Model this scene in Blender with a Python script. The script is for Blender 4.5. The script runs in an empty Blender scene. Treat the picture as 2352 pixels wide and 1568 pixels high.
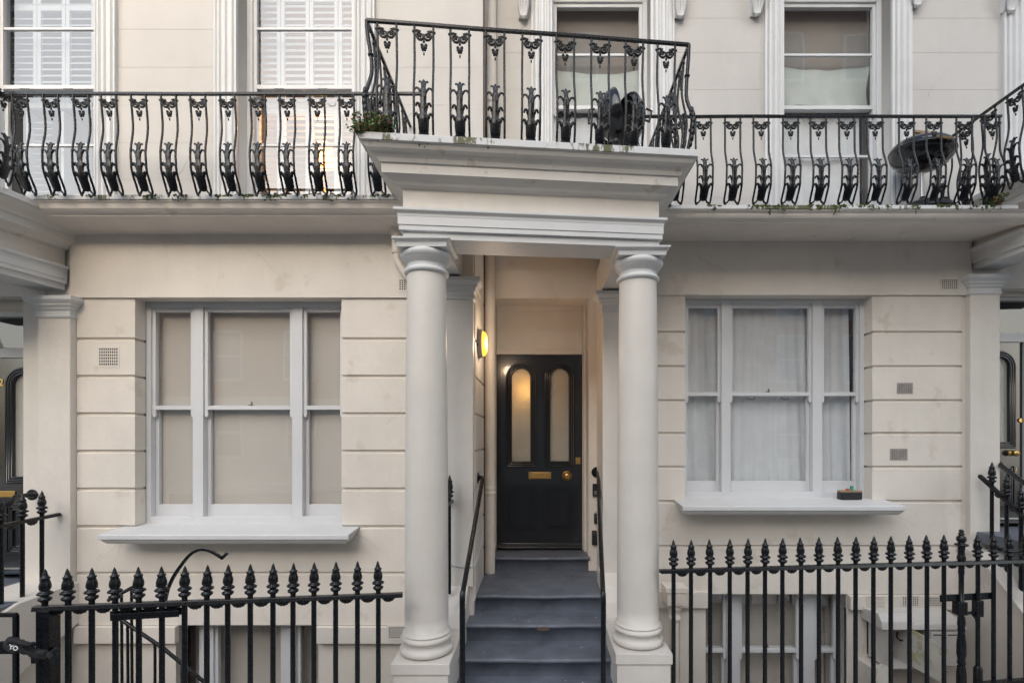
import bpy, math, random
from mathutils import Vector, Matrix, noise
random.seed(7)
R = math.radians
# ------------------------------------------------------------------ camera, sky, sun, exposure
# frame of reference: the camera stands at the origin, +Y runs into the scene, the pavement lies 2.1 m below the lens
F, UC, VC, IW = 1150.0, 1235.0, 1000.0, 2352.0
cam_d = bpy.data.cameras.new('camera'); cam = bpy.data.objects.new('camera', cam_d)
bpy.context.collection.objects.link(cam); bpy.context.scene.camera = cam
cam.location = (0, 0, 0); cam.rotation_euler = (R(90), 0, 0)
cam_d.sensor_width = 36; cam_d.lens = 36*F/IW
cam_d.shift_x = (1176-UC)/IW; cam_d.shift_y = (VC-784)/IW
cam_d.clip_start = .05; cam_d.clip_end = 500
W = bpy.data.worlds.new('World'); bpy.context.scene.world = W; W.use_nodes = True
nt = W.node_tree; bg = nt.nodes['Background']
sky = nt.nodes.new('ShaderNodeTexSky'); sky.sky_type = 'NISHITA'; sky.sun_disc = False
sky.sun_elevation = R(20); sky.sun_rotation = R(177); sky.dust_density = 3; sky.air_density = 1.2
nt.links.new(sky.outputs[0], bg.inputs[0]); bg.inputs[1].default_value = .085
sl = bpy.data.lights.new('sun', 'SUN'); sl.energy = 1.5; sl.angle = R(100); sl.color = (1, .975, .94)
so = bpy.data.objects.new('sun', sl); bpy.context.collection.objects.link(so)
so.rotation_euler = (R(70), 0, R(3))
sc = bpy.context.scene
sc.view_settings.view_transform = 'Standard'; sc.view_settings.look = 'None'
sc.view_settings.gamma = 1; sc.view_settings.exposure = 1.95
sc.render.resolution_x = 1024; sc.render.resolution_y = 682
C = bpy.context.collection

def PX(u, d): return (u-UC)/F*d          # metres across for an image column measured on a plane at depth d
def PZ(v, d): return (VC-v)/F*d          # metres up for an image row measured on a plane at depth d

# ------------------------------------------------------------------ materials
def mat(name, col, rough=.6, metal=0, spec=.5, bump=0, bscale=40, var=0, vscale=3, coat=0, stain=None, stain_amt=.5, stain_scale=8, stain_th=.6, bdist=.01, streak=0):
    m = bpy.data.materials.new(name); m.use_nodes = True; t = m.node_tree; n = t.nodes; l = t.links
    b = n['Principled BSDF']; b.inputs['Base Color'].default_value = (*col, 1)
    b.inputs['Roughness'].default_value = rough; b.inputs['Metallic'].default_value = metal
    b.inputs['Specular IOR Level'].default_value = spec
    if coat: b.inputs['Coat Weight'].default_value = coat; b.inputs['Coat Roughness'].default_value = .08
    tc = n.new('ShaderNodeTexCoord'); geo = n.new('ShaderNodeNewGeometry')
    src = geo.outputs['Position']
    last = None
    if var:
        nz = n.new('ShaderNodeTexNoise'); nz.inputs['Scale'].default_value = vscale; nz.inputs['Detail'].default_value = 6
        nz.inputs['Roughness'].default_value = .6
        l.new(src, nz.inputs['Vector'])
        mp = n.new('ShaderNodeMapRange'); mp.inputs['From Min'].default_value = .3; mp.inputs['From Max'].default_value = .7
        mp.inputs['To Min'].default_value = 1-var; mp.inputs['To Max'].default_value = 1+var*.5
        l.new(nz.outputs['Fac'], mp.inputs['Value'])
        mx = n.new('ShaderNodeMix'); mx.data_type = 'RGBA'; mx.blend_type = 'MULTIPLY'; mx.inputs['Factor'].default_value = 1
        mx.inputs['A'].default_value = (*col, 1); l.new(mp.outputs[0], mx.inputs['B']); last = mx.outputs['Result']
    if streak:
        m3 = n.new('ShaderNodeMapping'); m3.inputs['Scale'].default_value = (4.5, 4.5, .6); l.new(src, m3.inputs[0])
        n3 = n.new('ShaderNodeTexNoise'); n3.inputs['Scale'].default_value = 1; n3.inputs['Detail'].default_value = 7; n3.inputs['Roughness'].default_value = .65; l.new(m3.outputs[0], n3.inputs['Vector'])
        r3 = n.new('ShaderNodeMapRange'); r3.inputs['From Min'].default_value = .48; r3.inputs['From Max'].default_value = .78; r3.inputs['To Max'].default_value = streak; l.new(n3.outputs[0], r3.inputs[0])
        x3 = n.new('ShaderNodeMix'); x3.data_type = 'RGBA'; l.new(r3.outputs[0], x3.inputs['Factor']); x3.inputs['A'].default_value = (*col, 1)
        if last: l.new(last, x3.inputs['A'])
        x3.inputs['B'].default_value = (col[0]*.62, col[1]*.58, col[2]*.53, 1); last = x3.outputs['Result']
    if stain:
        ns = n.new('ShaderNodeTexNoise'); ns.inputs['Scale'].default_value = stain_scale; ns.inputs['Detail'].default_value = 8
        ns.inputs['Roughness'].default_value = .62
        l.new(src, ns.inputs['Vector'])
        rp = n.new('ShaderNodeMapRange'); rp.inputs['From Min'].default_value = stain_th; rp.inputs['From Max'].default_value = stain_th+.06
        rp.inputs['To Max'].default_value = stain_amt; rp.clamp = True
        l.new(ns.outputs['Fac'], rp.inputs['Value'])
        m2 = n.new('ShaderNodeMix'); m2.data_type = 'RGBA'; l.new(rp.outputs[0], m2.inputs['Factor'])
        m2.inputs['A'].default_value = (*col, 1)
        if last: l.new(last, m2.inputs['A'])
        m2.inputs['B'].default_value = (*stain, 1); last = m2.outputs['Result']
    if last: l.new(last, b.inputs['Base Color'])
    if bump:
        nb = n.new('ShaderNodeTexNoise'); nb.inputs['Scale'].default_value = bscale; nb.inputs['Detail'].default_value = 5
        l.new(src, nb.inputs['Vector'])
        bp = n.new('ShaderNodeBump'); bp.inputs['Strength'].default_value = bump; bp.inputs['Distance'].default_value = bdist
        l.new(nb.outputs['Fac'], bp.inputs['Height']); l.new(bp.outputs[0], b.inputs['Normal'])
        if rough < .5:
            mr = n.new('ShaderNodeMapRange'); mr.inputs['To Min'].default_value = rough*.6; mr.inputs['To Max'].default_value = rough*1.7
            l.new(nb.outputs['Fac'], mr.inputs['Value']); l.new(mr.outputs[0], b.inputs['Roughness'])
    return m

M = {}
M['stucco'] = mat('cream_stucco', (.70, .645, .58), .55, bump=.16, bscale=22, var=.08, vscale=2.2, stain=(.50, .43, .36), stain_amt=.4, stain_scale=3.5, stain_th=.60, streak=.16)
M['upper'] = mat('pale_stucco', (.50, .478, .452), .6, bump=.14, bscale=18, var=.07, vscale=1.6, stain=(.56, .51, .45), stain_amt=.3, stain_scale=2.5, stain_th=.62, streak=.15)
M['column'] = mat('column_paint', (.66, .615, .56), .42, bump=.35, bscale=10, var=.05, vscale=4, stain=(.6, .54, .47), stain_amt=.45, stain_scale=9, stain_th=.63, bdist=.012, streak=.15)
M['cornice'] = mat('weathered_cornice', (.64, .61, .57), .6, bump=.3, bscale=16, var=.10, vscale=3, stain=(.42, .34, .25), stain_amt=.6, stain_scale=6, stain_th=.61)
M['soffit'] = mat('soffit_paint', (.72, .665, .605), .65, bump=.15, bscale=16, var=.09, vscale=3, stain=(.42, .36, .28), stain_amt=.45, stain_scale=5, stain_th=.63)
M['white'] = mat('white_gloss_paint', (.60, .605, .615), .38, bump=.08, bscale=30, var=.04, vscale=5)
M['whitem'] = mat('white_masonry_paint', (.60, .60, .60), .5, bump=.12, bscale=24, var=.05, vscale=4, stain=(.5, .47, .42), stain_amt=.4, stain_scale=9, stain_th=.66)
M['black'] = mat('black_gloss_iron', (.006, .007, .009), .24, bump=.14, bscale=90, spec=.36, stain=(.05, .035, .022), stain_amt=.4, stain_scale=26, stain_th=.77, bdist=.004)
M['door'] = mat('black_door_paint', (.013, .014, .017), .27, spec=.5, coat=.6)
M['slate'] = mat('blue_grey_step_paint', (.125, .142, .175), .5, bump=.35, bscale=30, var=.34, vscale=5, stain=(.30, .30, .31), stain_amt=.5, stain_scale=24, stain_th=.66)
M['brass'] = mat('brass', (.62, .40, .14), .28, metal=1, bump=.1, bscale=60)
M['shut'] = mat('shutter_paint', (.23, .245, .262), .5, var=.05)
M['panetone'] = mat('taupe_reflection_tone', (.25, .228, .205), .8, var=.1, vscale=1.5)  # brown of the brick mirrored in the upper panes, put into a sheet's colour
M['dark'] = mat('dark_void', (.012, .011, .010), .9)
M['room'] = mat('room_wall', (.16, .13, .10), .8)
M['roombrown'] = mat('brown_room_wall', (.34, .285, .245), .8, var=.1, vscale=1)
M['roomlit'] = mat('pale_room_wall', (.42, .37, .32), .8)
M['blind'] = mat('beige_blind', (.56, .515, .465), .8, bump=.1, bscale=200, var=.05, vscale=1.2)
M['net'] = mat('net_curtain', (.68, .69, .70), .85, bump=.15, bscale=120, var=.08, vscale=6)
M['sheet'] = mat('pale_cotton_sheet', (.52, .56, .53), .85, bump=.2, bscale=60, var=.08, vscale=5)
M['brown'] = mat('brown_iron', (.09, .055, .035), .5, bump=.2)
M['pipe'] = mat('cream_pipe_paint', (.70, .63, .55), .45, bump=.1, bscale=25, var=.07, vscale=6)
M['plastic'] = mat('black_plastic', (.014, .014, .016), .4)
M['enamel'] = mat('black_enamel', (.012, .012, .014), .16, spec=.4, coat=.3)
M['steel'] = mat('grey_steel', (.35, .35, .36), .35, metal=1)
M['wood'] = mat('bare_wood', (.32, .21, .12), .6, bump=.2, bscale=60, var=.2, vscale=10)
M['cloth'] = mat('black_cloth', (.014, .014, .016), .85, bump=.4, bscale=70)
M['print'] = mat('white_print', (.75, .75, .75), .7)
M['red'] = mat('red_rubber', (.45, .05, .04), .5)
M['green'] = mat('green_rubber', (.05, .30, .17), .5)
M['leaf'] = mat('leaf_green', (.07, .16, .03), .5, var=.4, vscale=30)
M['dryleaf'] = mat('dry_stem', (.20, .11, .06), .7, var=.3, vscale=30)
M['moss'] = mat('moss', (.075, .105, .022), .9, bump=.8, bscale=150, var=.5, vscale=40)
M['stone'] = mat('pavement_stone', (.46, .44, .41), .8, bump=.3, bscale=20, var=.15, vscale=2)
M['asphalt'] = mat('asphalt', (.05, .05, .052), .9, bump=.4, bscale=80)
M['meter'] = mat('grp_meter_box', (.60, .57, .53), .5, var=.06, vscale=6)
M['algae'] = mat('mouldy_panel', (.58, .55, .49), .6, var=.08, vscale=6, stain=(.36, .35, .12), stain_amt=.7, stain_scale=7, stain_th=.52)
M['winopp'] = mat('far_window', (.25, .27, .3), .2)
M['floor'] = mat('lead_balcony_floor', (.35, .34, .33), .8, var=.15, vscale=4)
M['grout'] = mat('old_grey_vent', (.30, .27, .25), .8, bump=.3, bscale=60, var=.2, vscale=20)

def glass(name, tint=(1, 1, 1), wav=.05, refl=1.25, base=.05):
    m = bpy.data.materials.new(name); m.use_nodes = True; t = m.node_tree; n = t.nodes; l = t.links
    out = n['Material Output']; n.remove(n['Principled BSDF'])
    tr = n.new('ShaderNodeBsdfTransparent'); tr.inputs[0].default_value = (*tint, 1)
    gl = n.new('ShaderNodeBsdfGlossy'); gl.inputs['Roughness'].default_value = .015
    def mth(op, a, b):
        q = n.new('ShaderNodeMath'); q.operation = op
        for i, v in enumerate((a, b)):
            if v is None: continue
            if isinstance(v, (int, float)): q.inputs[i].default_value = v
            else: l.new(v, q.inputs[i])
        return q.outputs[0]
    g0 = n.new('ShaderNodeNewGeometry'); dt = n.new('ShaderNodeVectorMath'); dt.operation = 'DOT_PRODUCT'
    l.new(g0.outputs['Incoming'], dt.inputs[0]); l.new(g0.outputs['True Normal'], dt.inputs[1])
    c_ = mth('ABSOLUTE', dt.outputs['Value'], None); k_ = mth('POWER', mth('SUBTRACT', 1.0, c_), 5.0)
    ma = mth('MINIMUM', mth('ADD', mth('MULTIPLY', k_, .85), base), 1.0)
    nz = n.new('ShaderNodeTexNoise'); nz.inputs['Scale'].default_value = 1.7; nz.inputs['Detail'].default_value = 0; geo = n.new('ShaderNodeNewGeometry')
    bp = n.new('ShaderNodeBump'); bp.inputs['Strength'].default_value = wav; bp.inputs['Distance'].default_value = .04
    l.new(geo.outputs['Position'], nz.inputs['Vector']); l.new(nz.outputs['Fac'], bp.inputs['Height']); l.new(bp.outputs[0], gl.inputs['Normal'])
    mx = n.new('ShaderNodeMixShader'); l.new(ma, mx.inputs[0])
    l.new(tr.outputs[0], mx.inputs[1]); l.new(gl.outputs[0], mx.inputs[2]); l.new(mx.outputs[0], out.inputs[0]); return m
M['glass'] = glass('window_glass', (.98, .985, .98), .05, 1, .15)
M['glass_dark'] = glass('fanlight_glass', (.8, .8, .78), .05, 1, .07)

def emit(name, col, s):
    m = bpy.data.materials.new(name); m.use_nodes = True; b = m.node_tree.nodes['Principled BSDF']
    b.inputs['Base Color'].default_value = (*col, 1); b.inputs['Emission Color'].default_value = (*col, 1); b.inputs['Emission Strength'].default_value = s
    return m
M['lampglow'] = emit('lamp_diffuser', (1, .34, .03), .8)
M['lampcore'] = emit('lamp_core', (1, .45, .06), 1.2)
M['fitting'] = mat('grey_fitting', (.30, .29, .28), .4)
M['tablelamp'] = emit('warm_lampshade', (1, .36, .05), 2.4)

def obscure():     # patterned translucent door glass
    m = bpy.data.materials.new('reeded_obscure_glass'); m.use_nodes = True; t = m.node_tree; n = t.nodes; l = t.links
    b = n['Principled BSDF']; b.inputs['Base Color'].default_value = (.62, .62, .58, 1); b.inputs['Roughness'].default_value = .12
    b.inputs['Specular IOR Level'].default_value = .7
    geo = n.new('ShaderNodeNewGeometry'); mp = n.new('ShaderNodeMapping'); mp.inputs['Scale'].default_value = (30, 1, 110)
    nz = n.new('ShaderNodeTexNoise'); nz.inputs['Scale'].default_value = .8; nz.inputs['Detail'].default_value = 2
    l.new(geo.outputs['Position'], mp.inputs[0]); l.new(mp.outputs[0], nz.inputs['Vector'])
    bp = n.new('ShaderNodeBump'); bp.inputs['Strength'].default_value = .9; bp.inputs['Distance'].default_value = .006
    l.new(nz.outputs['Fac'], bp.inputs['Height']); l.new(bp.outputs[0], b.inputs['Normal'])
    tl = n.new('ShaderNodeBsdfTranslucent'); tl.inputs[0].default_value = (.75, .7, .6, 1); l.new(bp.outputs[0], tl.inputs['Normal'])
    mx = n.new('ShaderNodeMixShader'); mx.inputs[0].default_value = .45
    l.new(b.outputs[0], mx.inputs[1]); l.new(tl.outputs[0], mx.inputs[2]); l.new(mx.outputs[0], n['Material Output'].inputs[0]); return m
M['obscure'] = obscure()

def slabmat():     # white slab edge with moss and dirt running down from its top arris
    m = bpy.data.materials.new('mossy_slab_edge'); m.use_nodes = True; t = m.node_tree; n = t.nodes; l = t.links
    b = n['Principled BSDF']; b.inputs['Roughness'].default_value = .6
    geo = n.new('ShaderNodeNewGeometry'); mp = n.new('ShaderNodeMapping'); mp.inputs['Scale'].default_value = (18, 4, 6)
    l.new(geo.outputs['Position'], mp.inputs[0])
    nz = n.new('ShaderNodeTexNoise'); nz.inputs['Scale'].default_value = 1; nz.inputs['Detail'].default_value = 8; nz.inputs['Roughness'].default_value = .7
    l.new(mp.outputs[0], nz.inputs['Vector'])
    n2 = n.new('ShaderNodeTexNoise'); n2.inputs['Scale'].default_value = 1.6; l.new(geo.outputs['Position'], n2.inputs['Vector'])
    ad = n.new('ShaderNodeMath'); ad.operation = 'MULTIPLY_ADD'; ad.inputs[1].default_value = .7; l.new(n2.outputs[0], ad.inputs[0]); l.new(nz.outputs[0], ad.inputs[2])
    rp = n.new('ShaderNodeMapRange'); rp.inputs['From Min'].default_value = .90; rp.inputs['From Max'].default_value = .98; l.new(ad.outputs[0], rp.inputs[0])
    mx = n.new('ShaderNodeMix'); mx.data_type = 'RGBA'; mx.inputs['A'].default_value = (.60, .60, .60, 1); mx.inputs['B'].default_value = (.10, .10, .045, 1)
    l.new(rp.outputs[0], mx.inputs['Factor']); l.new(mx.outputs['Result'], b.inputs['Base Color']); return m
M['slab'] = slabmat()

# ------------------------------------------------------------------ mesh builder
class MB:
    def __init__(s): s.v = []; s.f = []; s.sm = []
    def add(s, vs, fs, smooth=False):
        o = len(s.v); s.v += [tuple(p) for p in vs]; s.f += [[i+o for i in f] for f in fs]; s.sm += [smooth]*len(fs); return s
    def box(s, x0, x1, y0, y1, z0, z1):
        if x0 > x1: x0, x1 = x1, x0
        if y0 > y1: y0, y1 = y1, y0
        if z0 > z1: z0, z1 = z1, z0
        v = [(x0,y0,z0),(x1,y0,z0),(x1,y1,z0),(x0,y1,z0),(x0,y0,z1),(x1,y0,z1),(x1,y1,z1),(x0,y1,z1)]
        return s.add(v, [[0,3,2,1],[4,5,6,7],[0,1,5,4],[1,2,6,5],[2,3,7,6],[3,0,4,7]])
    def prism(s, poly, lo, hi, axis='x'):      # poly in the other two axes
        n = len(poly)
        def P(a, b, c): return {'x': (c, a, b), 'y': (a, c, b), 'z': (a, b, c)}[axis]
        v = [P(a, b, lo) for a, b in poly]+[P(a, b, hi) for a, b in poly]
        f = [[i, (i+1) % n, (i+1) % n+n, i+n] for i in range(n)]+[list(range(n))[::-1], [i+n for i in range(n)]]
        return s.add(v, f)
    def lathe(s, prof, c=(0,0,0), seg=28, ax='z', sx=1, sy=1, cap=True):
        vs = []; fs = []; n = len(prof)
        for r, z in prof:
            for k in range(seg):
                a = 2*math.pi*k/seg; p = (r*math.cos(a)*sx, r*math.sin(a)*sy, z)
                if ax == 'x': p = (p[2], p[0], p[1])
                if ax == 'y': p = (p[0], p[2], p[1])
                vs.append((p[0]+c[0], p[1]+c[1], p[2]+c[2]))
        for i in range(n-1):
            for k in range(seg):
                k2 = (k+1) % seg; fs.append([i*seg+k, i*seg+k2, (i+1)*seg+k2, (i+1)*seg+k])
        s.add(vs, fs, True)
        if cap: s.add([vs[k] for k in range(seg)], [list(range(seg))]); s.add([vs[(n-1)*seg+k] for k in range(seg)], [list(range(seg))])
        return s
    def ball(s, c, r, sx=1, sy=1, sz=1, seg=12, rings=7):
        pr = [(max(1e-4, math.sin(math.pi*i/rings))*r, -math.cos(math.pi*i/rings)*r*sz) for i in range(rings+1)]
        return s.lathe(pr, c, seg, 'z', sx, sy, False)
    def tube(s, pts, r, seg=8, cap=True, flat=1):
        pts = [Vector(p) for p in pts]; n = len(pts); vs = []; fs = []
        T = [(pts[min(i+1, n-1)]-pts[max(i-1, 0)]).normalized() for i in range(n)]
        up = Vector((0, 1, 0)) if abs(T[0].y) < .9 else Vector((0, 0, 1))
        N = (up-T[0]*up.dot(T[0])).normalized()
        for i in range(n):
            N = (N-T[i]*N.dot(T[i])).normalized(); B = T[i].cross(N)
            rr = r[i] if isinstance(r, (list, tuple)) else r
            for k in range(seg):
                a = 2*math.pi*(k+.5)/seg
                vs.append(pts[i]+N*math.cos(a)*rr*flat+B*math.sin(a)*rr)
        for i in range(n-1):
            for k in range(seg):
                k2 = (k+1) % seg; fs.append([i*seg+k, i*seg+k2, (i+1)*seg+k2, (i+1)*seg+k])
        s.add(vs, fs, seg > 4)
        if cap: s.add(vs[:seg], [list(range(seg))]); s.add(vs[-seg:], [list(range(seg))])
        return s
    def sweep(s, prof, path, close=True, caps=True):   # prof (out, z) along plan path, mitred
        paths = [offset(path, p) for p, z in prof]; m = len(path); n = len(prof); vs = []
        for (p, z), pp in zip(prof, paths): vs += [(x, y, z) for x, y in pp]
        fs = [[i*m+k, i*m+k+1, (i+1)*m+k+1, (i+1)*m+k] for i in range(n-1) for k in range(m-1)]
        s.add(vs, fs); return s
    def bend(s, fn): s.v = [fn(p) for p in s.v]; return s
    def build(s, name, m, parent=None, bevel=0, loc=None):
        me = bpy.data.meshes.new(name); me.from_pydata(s.v, [], s.f); me.materials.append(M[m] if isinstance(m, str) else m)
        me.polygons.foreach_set('use_smooth', s.sm); me.update()
        o = bpy.data.objects.new(name, me); C.objects.link(o)
        if parent: o.parent = parent
        if bevel:
            b = o.modifiers.new('bevel', 'BEVEL'); b.width = bevel; b.segments = 2; b.limit_method = 'ANGLE'; b.angle_limit = R(40)
        if loc: o.location = loc
        return o

def offset(path, p):
    out = []; n = len(path)
    seg = []
    for i in range(n-1):
        dx, dy = path[i+1][0]-path[i][0], path[i+1][1]-path[i][1]; L = math.hypot(dx, dy); seg.append((dx/L, dy/L))
    for i in range(n):
        if i == 0: d = seg[0]; out.append((path[0][0]+d[1]*p, path[0][1]-d[0]*p)); continue
        if i == n-1: d = seg[-1]; out.append((path[-1][0]+d[1]*p, path[-1][1]-d[0]*p)); continue
        a, b = seg[i-1], seg[i]; na = Vector((a[1], -a[0])); nb = Vector((b[1], -b[0])); bis = (na+nb).normalized()
        k = p/bis.dot(na); out.append((path[i][0]+bis.x*k, path[i][1]+bis.y*k))
    return out

def plate(name, m, outline, holes, y0, y1, parent=None, bevel=0):     # upright plate with holes, outline in (x, z)
    cu = bpy.data.curves.new(name, 'CURVE'); cu.dimensions = '2D'; cu.fill_mode = 'BOTH'; cu.extrude = abs(y1-y0)/2; cu.resolution_u = 1
    for pl in [outline]+holes:
        sp = cu.splines.new('POLY'); sp.points.add(len(pl)-1); sp.use_cyclic_u = True
        for q, (a, b) in zip(sp.points, pl): q.co = (a, b, 0, 1)
    t = bpy.data.objects.new('tmp', cu); C.objects.link(t); dg = bpy.context.evaluated_depsgraph_get()
    me = bpy.data.meshes.new_from_object(t.evaluated_get(dg)); bpy.data.objects.remove(t); bpy.data.curves.remove(cu)
    me.transform(Matrix.Translation((0, (y0+y1)/2, 0)) @ Matrix.Rotation(R(90), 4, 'X')); me.name = name
    me.materials.clear(); me.materials.append(M[m]); o = bpy.data.objects.new(name, me); C.objects.link(o)
    if parent: o.parent = parent
    return o
def rect(x0, x1, z0, z1): return [(x0, z0), (x1, z0), (x1, z1), (x0, z1)]

def thing(name, label, cat, group=None):
    o = bpy.data.objects.new(name, None); C.objects.link(o); o.empty_display_size = .1
    o['label'] = label; o['category'] = cat
    if group: o['group'] = group
    return o
def tag(o, label, cat, group=None):
    o['label'] = label; o['category'] = cat
    if group: o['group'] = group
    return o
def struct(o, kind='structure'): o['kind'] = kind; return o
def base_at(root, loc):      # put a thing's empty at its base without moving its parts
    d = Vector(loc); root.location = d
    for c in root.children: c.location = Vector(c.location)-d
def text(name, body, size, loc, m, parent=None, rot=(R(90), 0, 0), ext=.002):
    cu = bpy.data.curves.new(name, 'FONT'); cu.body = body; cu.size = size; cu.extrude = ext; cu.align_x = 'CENTER'; cu.align_y = 'CENTER'; cu.offset = .001
    t = bpy.data.objects.new('tmp', cu); C.objects.link(t); me = bpy.data.meshes.new_from_object(t.evaluated_get(bpy.context.evaluated_depsgraph_get()))
    bpy.data.objects.remove(t); me.materials.clear(); me.materials.append(M[m]); o = bpy.data.objects.new(name, me); C.objects.link(o)
    o.location = loc; o.rotation_euler = rot
    if parent: o.parent = parent
    return o

# ------------------------------------------------------------------ depth planes
YL, YR = 4.30, 4.75          # street faces of the two houses
XS = -.47                    # where the upper wall steps back between the houses

# ------------------------------------------------------------------ ground
struct(MB().box(-60, 60, -60, 60, -5.2, -4.3).build('ground', 'stone'))
struct(MB().box(-30, 30, -10, 1.6, -4.2, -2.2).build('road', 'asphalt'))
struct(MB().box(-30, 30, 1.6, 2.75, -4.2, -2.1).build('pavement', 'stone', bevel=.01))
struct(MB().box(-30, 30, -12, -10, -4.2, -2.1).build('pavement_opposite', 'stone'))
struct(MB().prism([(2.75, -4.2), (2.75, -2.1), (3.0, -2.1), (3.0, -4.2)], -5.5, -1.0, 'x').build('pavement_edge', 'stone'))
struct(MB().prism([(-1.0, 2.75), (5.6, 2.75), (5.6, 3.9), (.9, 3.34), (-1.0, 3.2)], -4.2, -2.1, 'z').build('pavement_landing', 'stone'))
struct(MB().box(-6, 6, 3.0, 6, -4.29, -4.2).build('basement_floor', 'stone'))

# ------------------------------------------------------------------ houses
HL = thing('terraced_house', 'cream stucco house left of the portico, with louvred shutters upstairs and plain beige blinds below', 'house', 'terraced houses of the row')
HR = thing('terraced_house', 'cream stucco house right of the portico, with net curtains in its ground floor window', 'house', 'terraced houses of the row')
NL = thing('terraced_house', 'neighbouring house at the left edge with a brass 2 on its black door', 'house', 'terraced houses of the row')
NR = thing('terraced_house', 'neighbouring house at the right edge with a round brass knob on its black door', 'house', 'terraced houses of the row')

def courses(parent, y, blocks, ztops, yback, m='stucco', gap=.022):
    """raised courses of channelled stucco; blocks = x ranges; ztops = groove heights from the top down"""
    mb = MB()
    for a, b in zip(ztops[:-1], ztops[1:]):
        for x0, x1 in blocks:
            z1, z0 = a-gap*.5, b+gap*.5
            mb.prism([(y, z0+.006), (y, z1-.003), (y+.012, z1+.002), (yback, z1+.002), (yback, z0), (y+.022, z0)], x0, x1, 'x')
    return mb.build('rusticated_wall', m, parent, .0025)

def sash(parent, y, outer, lights, zt, zb, zm, bars=(), mw=.05, bot=.10, name='window', zu=None, m='white', horns=True, catch=True):
    """box sash window: outer = (x0,x1,z0,z1) frame; lights = clear openings; zm = meeting rail height"""
    x0, x1, z0, z1 = outer; fr = MB(); D = .11; zu = zu or zt
    xs = [x0]+[q for l in lights for q in l]+[x1]
    for a, b in zip(xs[::2], xs[1::2]):
        if b-a > .004: fr.box(a, b, y, y+D, z0, z1)
    for a, b in lights: fr.box(a, b, y, y+D, zt, z1); fr.box(a, b, y, y+D, z0, zb)
    w = fr.build(name, m, parent, .003)
    s = .03
    for a, b in lights:
        for up in (1, 0):
            yy = y+.018 if up else y+.058; lo, hi = (zm-.02, zt) if up else (zb, zm+.02); sb = MB()
            sb.box(a+.001, a+s, yy, yy+.036, lo, hi).box(b-s, b-.001, yy, yy+.036, lo, hi)
            br = .035 if up else bot
            sb.box(a+s, b-s, yy, yy+.036, lo, lo+br)
            tr = .036 if up else .034
            sb.box(a+s, b-s, yy, yy+.036, hi-tr, hi)
            for bz in bars:
                if lo < bz < hi: sb.box(a+s, b-s, yy+.006, yy+.03, bz-.011, bz+.011)
            if up and horns:
                for hx in (a+.001, b-s): sb.prism([(hx, lo), (hx+s-.001, lo), (hx+s-.001, lo-.05), (hx+s*.55, lo-.07), (hx+s*.45, lo-.07), (hx, lo-.05)], yy, yy+.03, 'y')
            sb.build('upper_sash' if up else 'lower_sash', m, w, .002)
            MB().add([(a+s-.005, yy+.018, lo+.01), (b-s+.005, yy+.018, lo+.01), (b-s+.005, yy+.018, hi-.01), (a+s-.005, yy+.018, hi-.01)], [[0, 1, 2, 3]]).build('pane', 'glass', w)
            if up and catch and b-a > .5:
                cb = MB().lathe([(.016, 0), (.014, .008), (.006, .012), (.008, .03), (.001, .036)], ((a+b)/2, yy+.045, zm+.018), 10)
                cb.box((a+b)/2-.03, (a+b)/2+.012, yy+.04, yy+.05, zm+.02, zm+.027); cb.build('sash_catch', 'brown', w)
    return w

def room(parent, x0, x1, z0, z1, y0, y1, m='room'):
    v = [(x0, y0, z0), (x1, y0, z0), (x1, y0, z1), (x0, y0, z1), (x0, y1, z0), (x1, y1, z0), (x1, y1, z1), (x0, y1, z1)]
    return MB().add(v, [[4, 5, 6, 7], [0, 4, 7, 3], [1, 2, 6, 5], [0, 1, 5, 4], [3, 7, 6, 2]]).build('room_interior', m, parent)

def architrave(parent, x0, x1, y, z0, z1, m='whitem'):
    w = x1-x0; pr = [(0, .004), (0, -.03), (.1, -.038), (.16, -.024), (.2, -.044), (.3, -.05), (.36, -.034), (.42, -.034), (.47, -.052), (.58, -.056), (.64, -.04), (.7, -.04), (.75, -.056), (.86, -.052), (.92, -.036), (1, -.036), (1, .004)]
    return MB().prism([(x0+a*w, y+b) for a, b in pr], z0, z1, 'z').build('architrave', m, parent)

def vent(parent, x, z, w, h, nx, nz, y, m='stucco', mfill='dark', hole=.66):
    px, pz = w/nx, h/nz; hs = []
    for i in range(nx):
        for j in range(nz):
            cx, cz = x-w/2+px*(i+.5), z-h/2+pz*(j+.5); a, b = px*hole/2, pz*hole/2; hs.append(rect(cx-a, cx+a, cz-b, cz+b))
    p = plate('air_vent', m, rect(x-w/2-.012, x+w/2+.012, z-h/2-.012, z+h/2+.012), hs, y-.004, y+.001, parent)
    MB().add([(x-w/2-.005, y-.0005, z-h/2-.005), (x+w/2+.005, y-.0005, z-h/2-.005), (x+w/2+.005, y-.0005, z+h/2+.005), (x-w/2-.005, y-.0005, z+h/2+.005)], [[0, 1, 2, 3]]).build('vent_hole', mfill, p)
    return p

def corbel(parent, x, y, zb, m='whitem'):
    s = 1.0; mb = MB()
    mb.prism([(y, zb+.02), (y-.03, zb+.01), (y-.045, zb+.04), (y-.05, zb+.08), (y-.07, zb+.12), (y-.10, zb+.17), (y-.12, zb+.24), (y-.12, zb+.5), (y, zb+.5)], x-.045, x+.045, 'x')
    for k, dx in enumerate((-.038, -.014, .014, .038)):
        mb.tube([(x+dx*1.15, y-.10, zb+.30), (x+dx*1.2, y-.115, zb+.18), (x+dx, y-.08, zb+.09), (x+dx*.6, y-.06, zb+.02), (x+dx*.5, y-.07, zb-.005)], [.016, .018, .017, .014, .007], 8)
    mb.ball((x, y-.055, zb), .022, 1.2, .8, .9)
    return mb.build('corbel', m, parent, 0)

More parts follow.
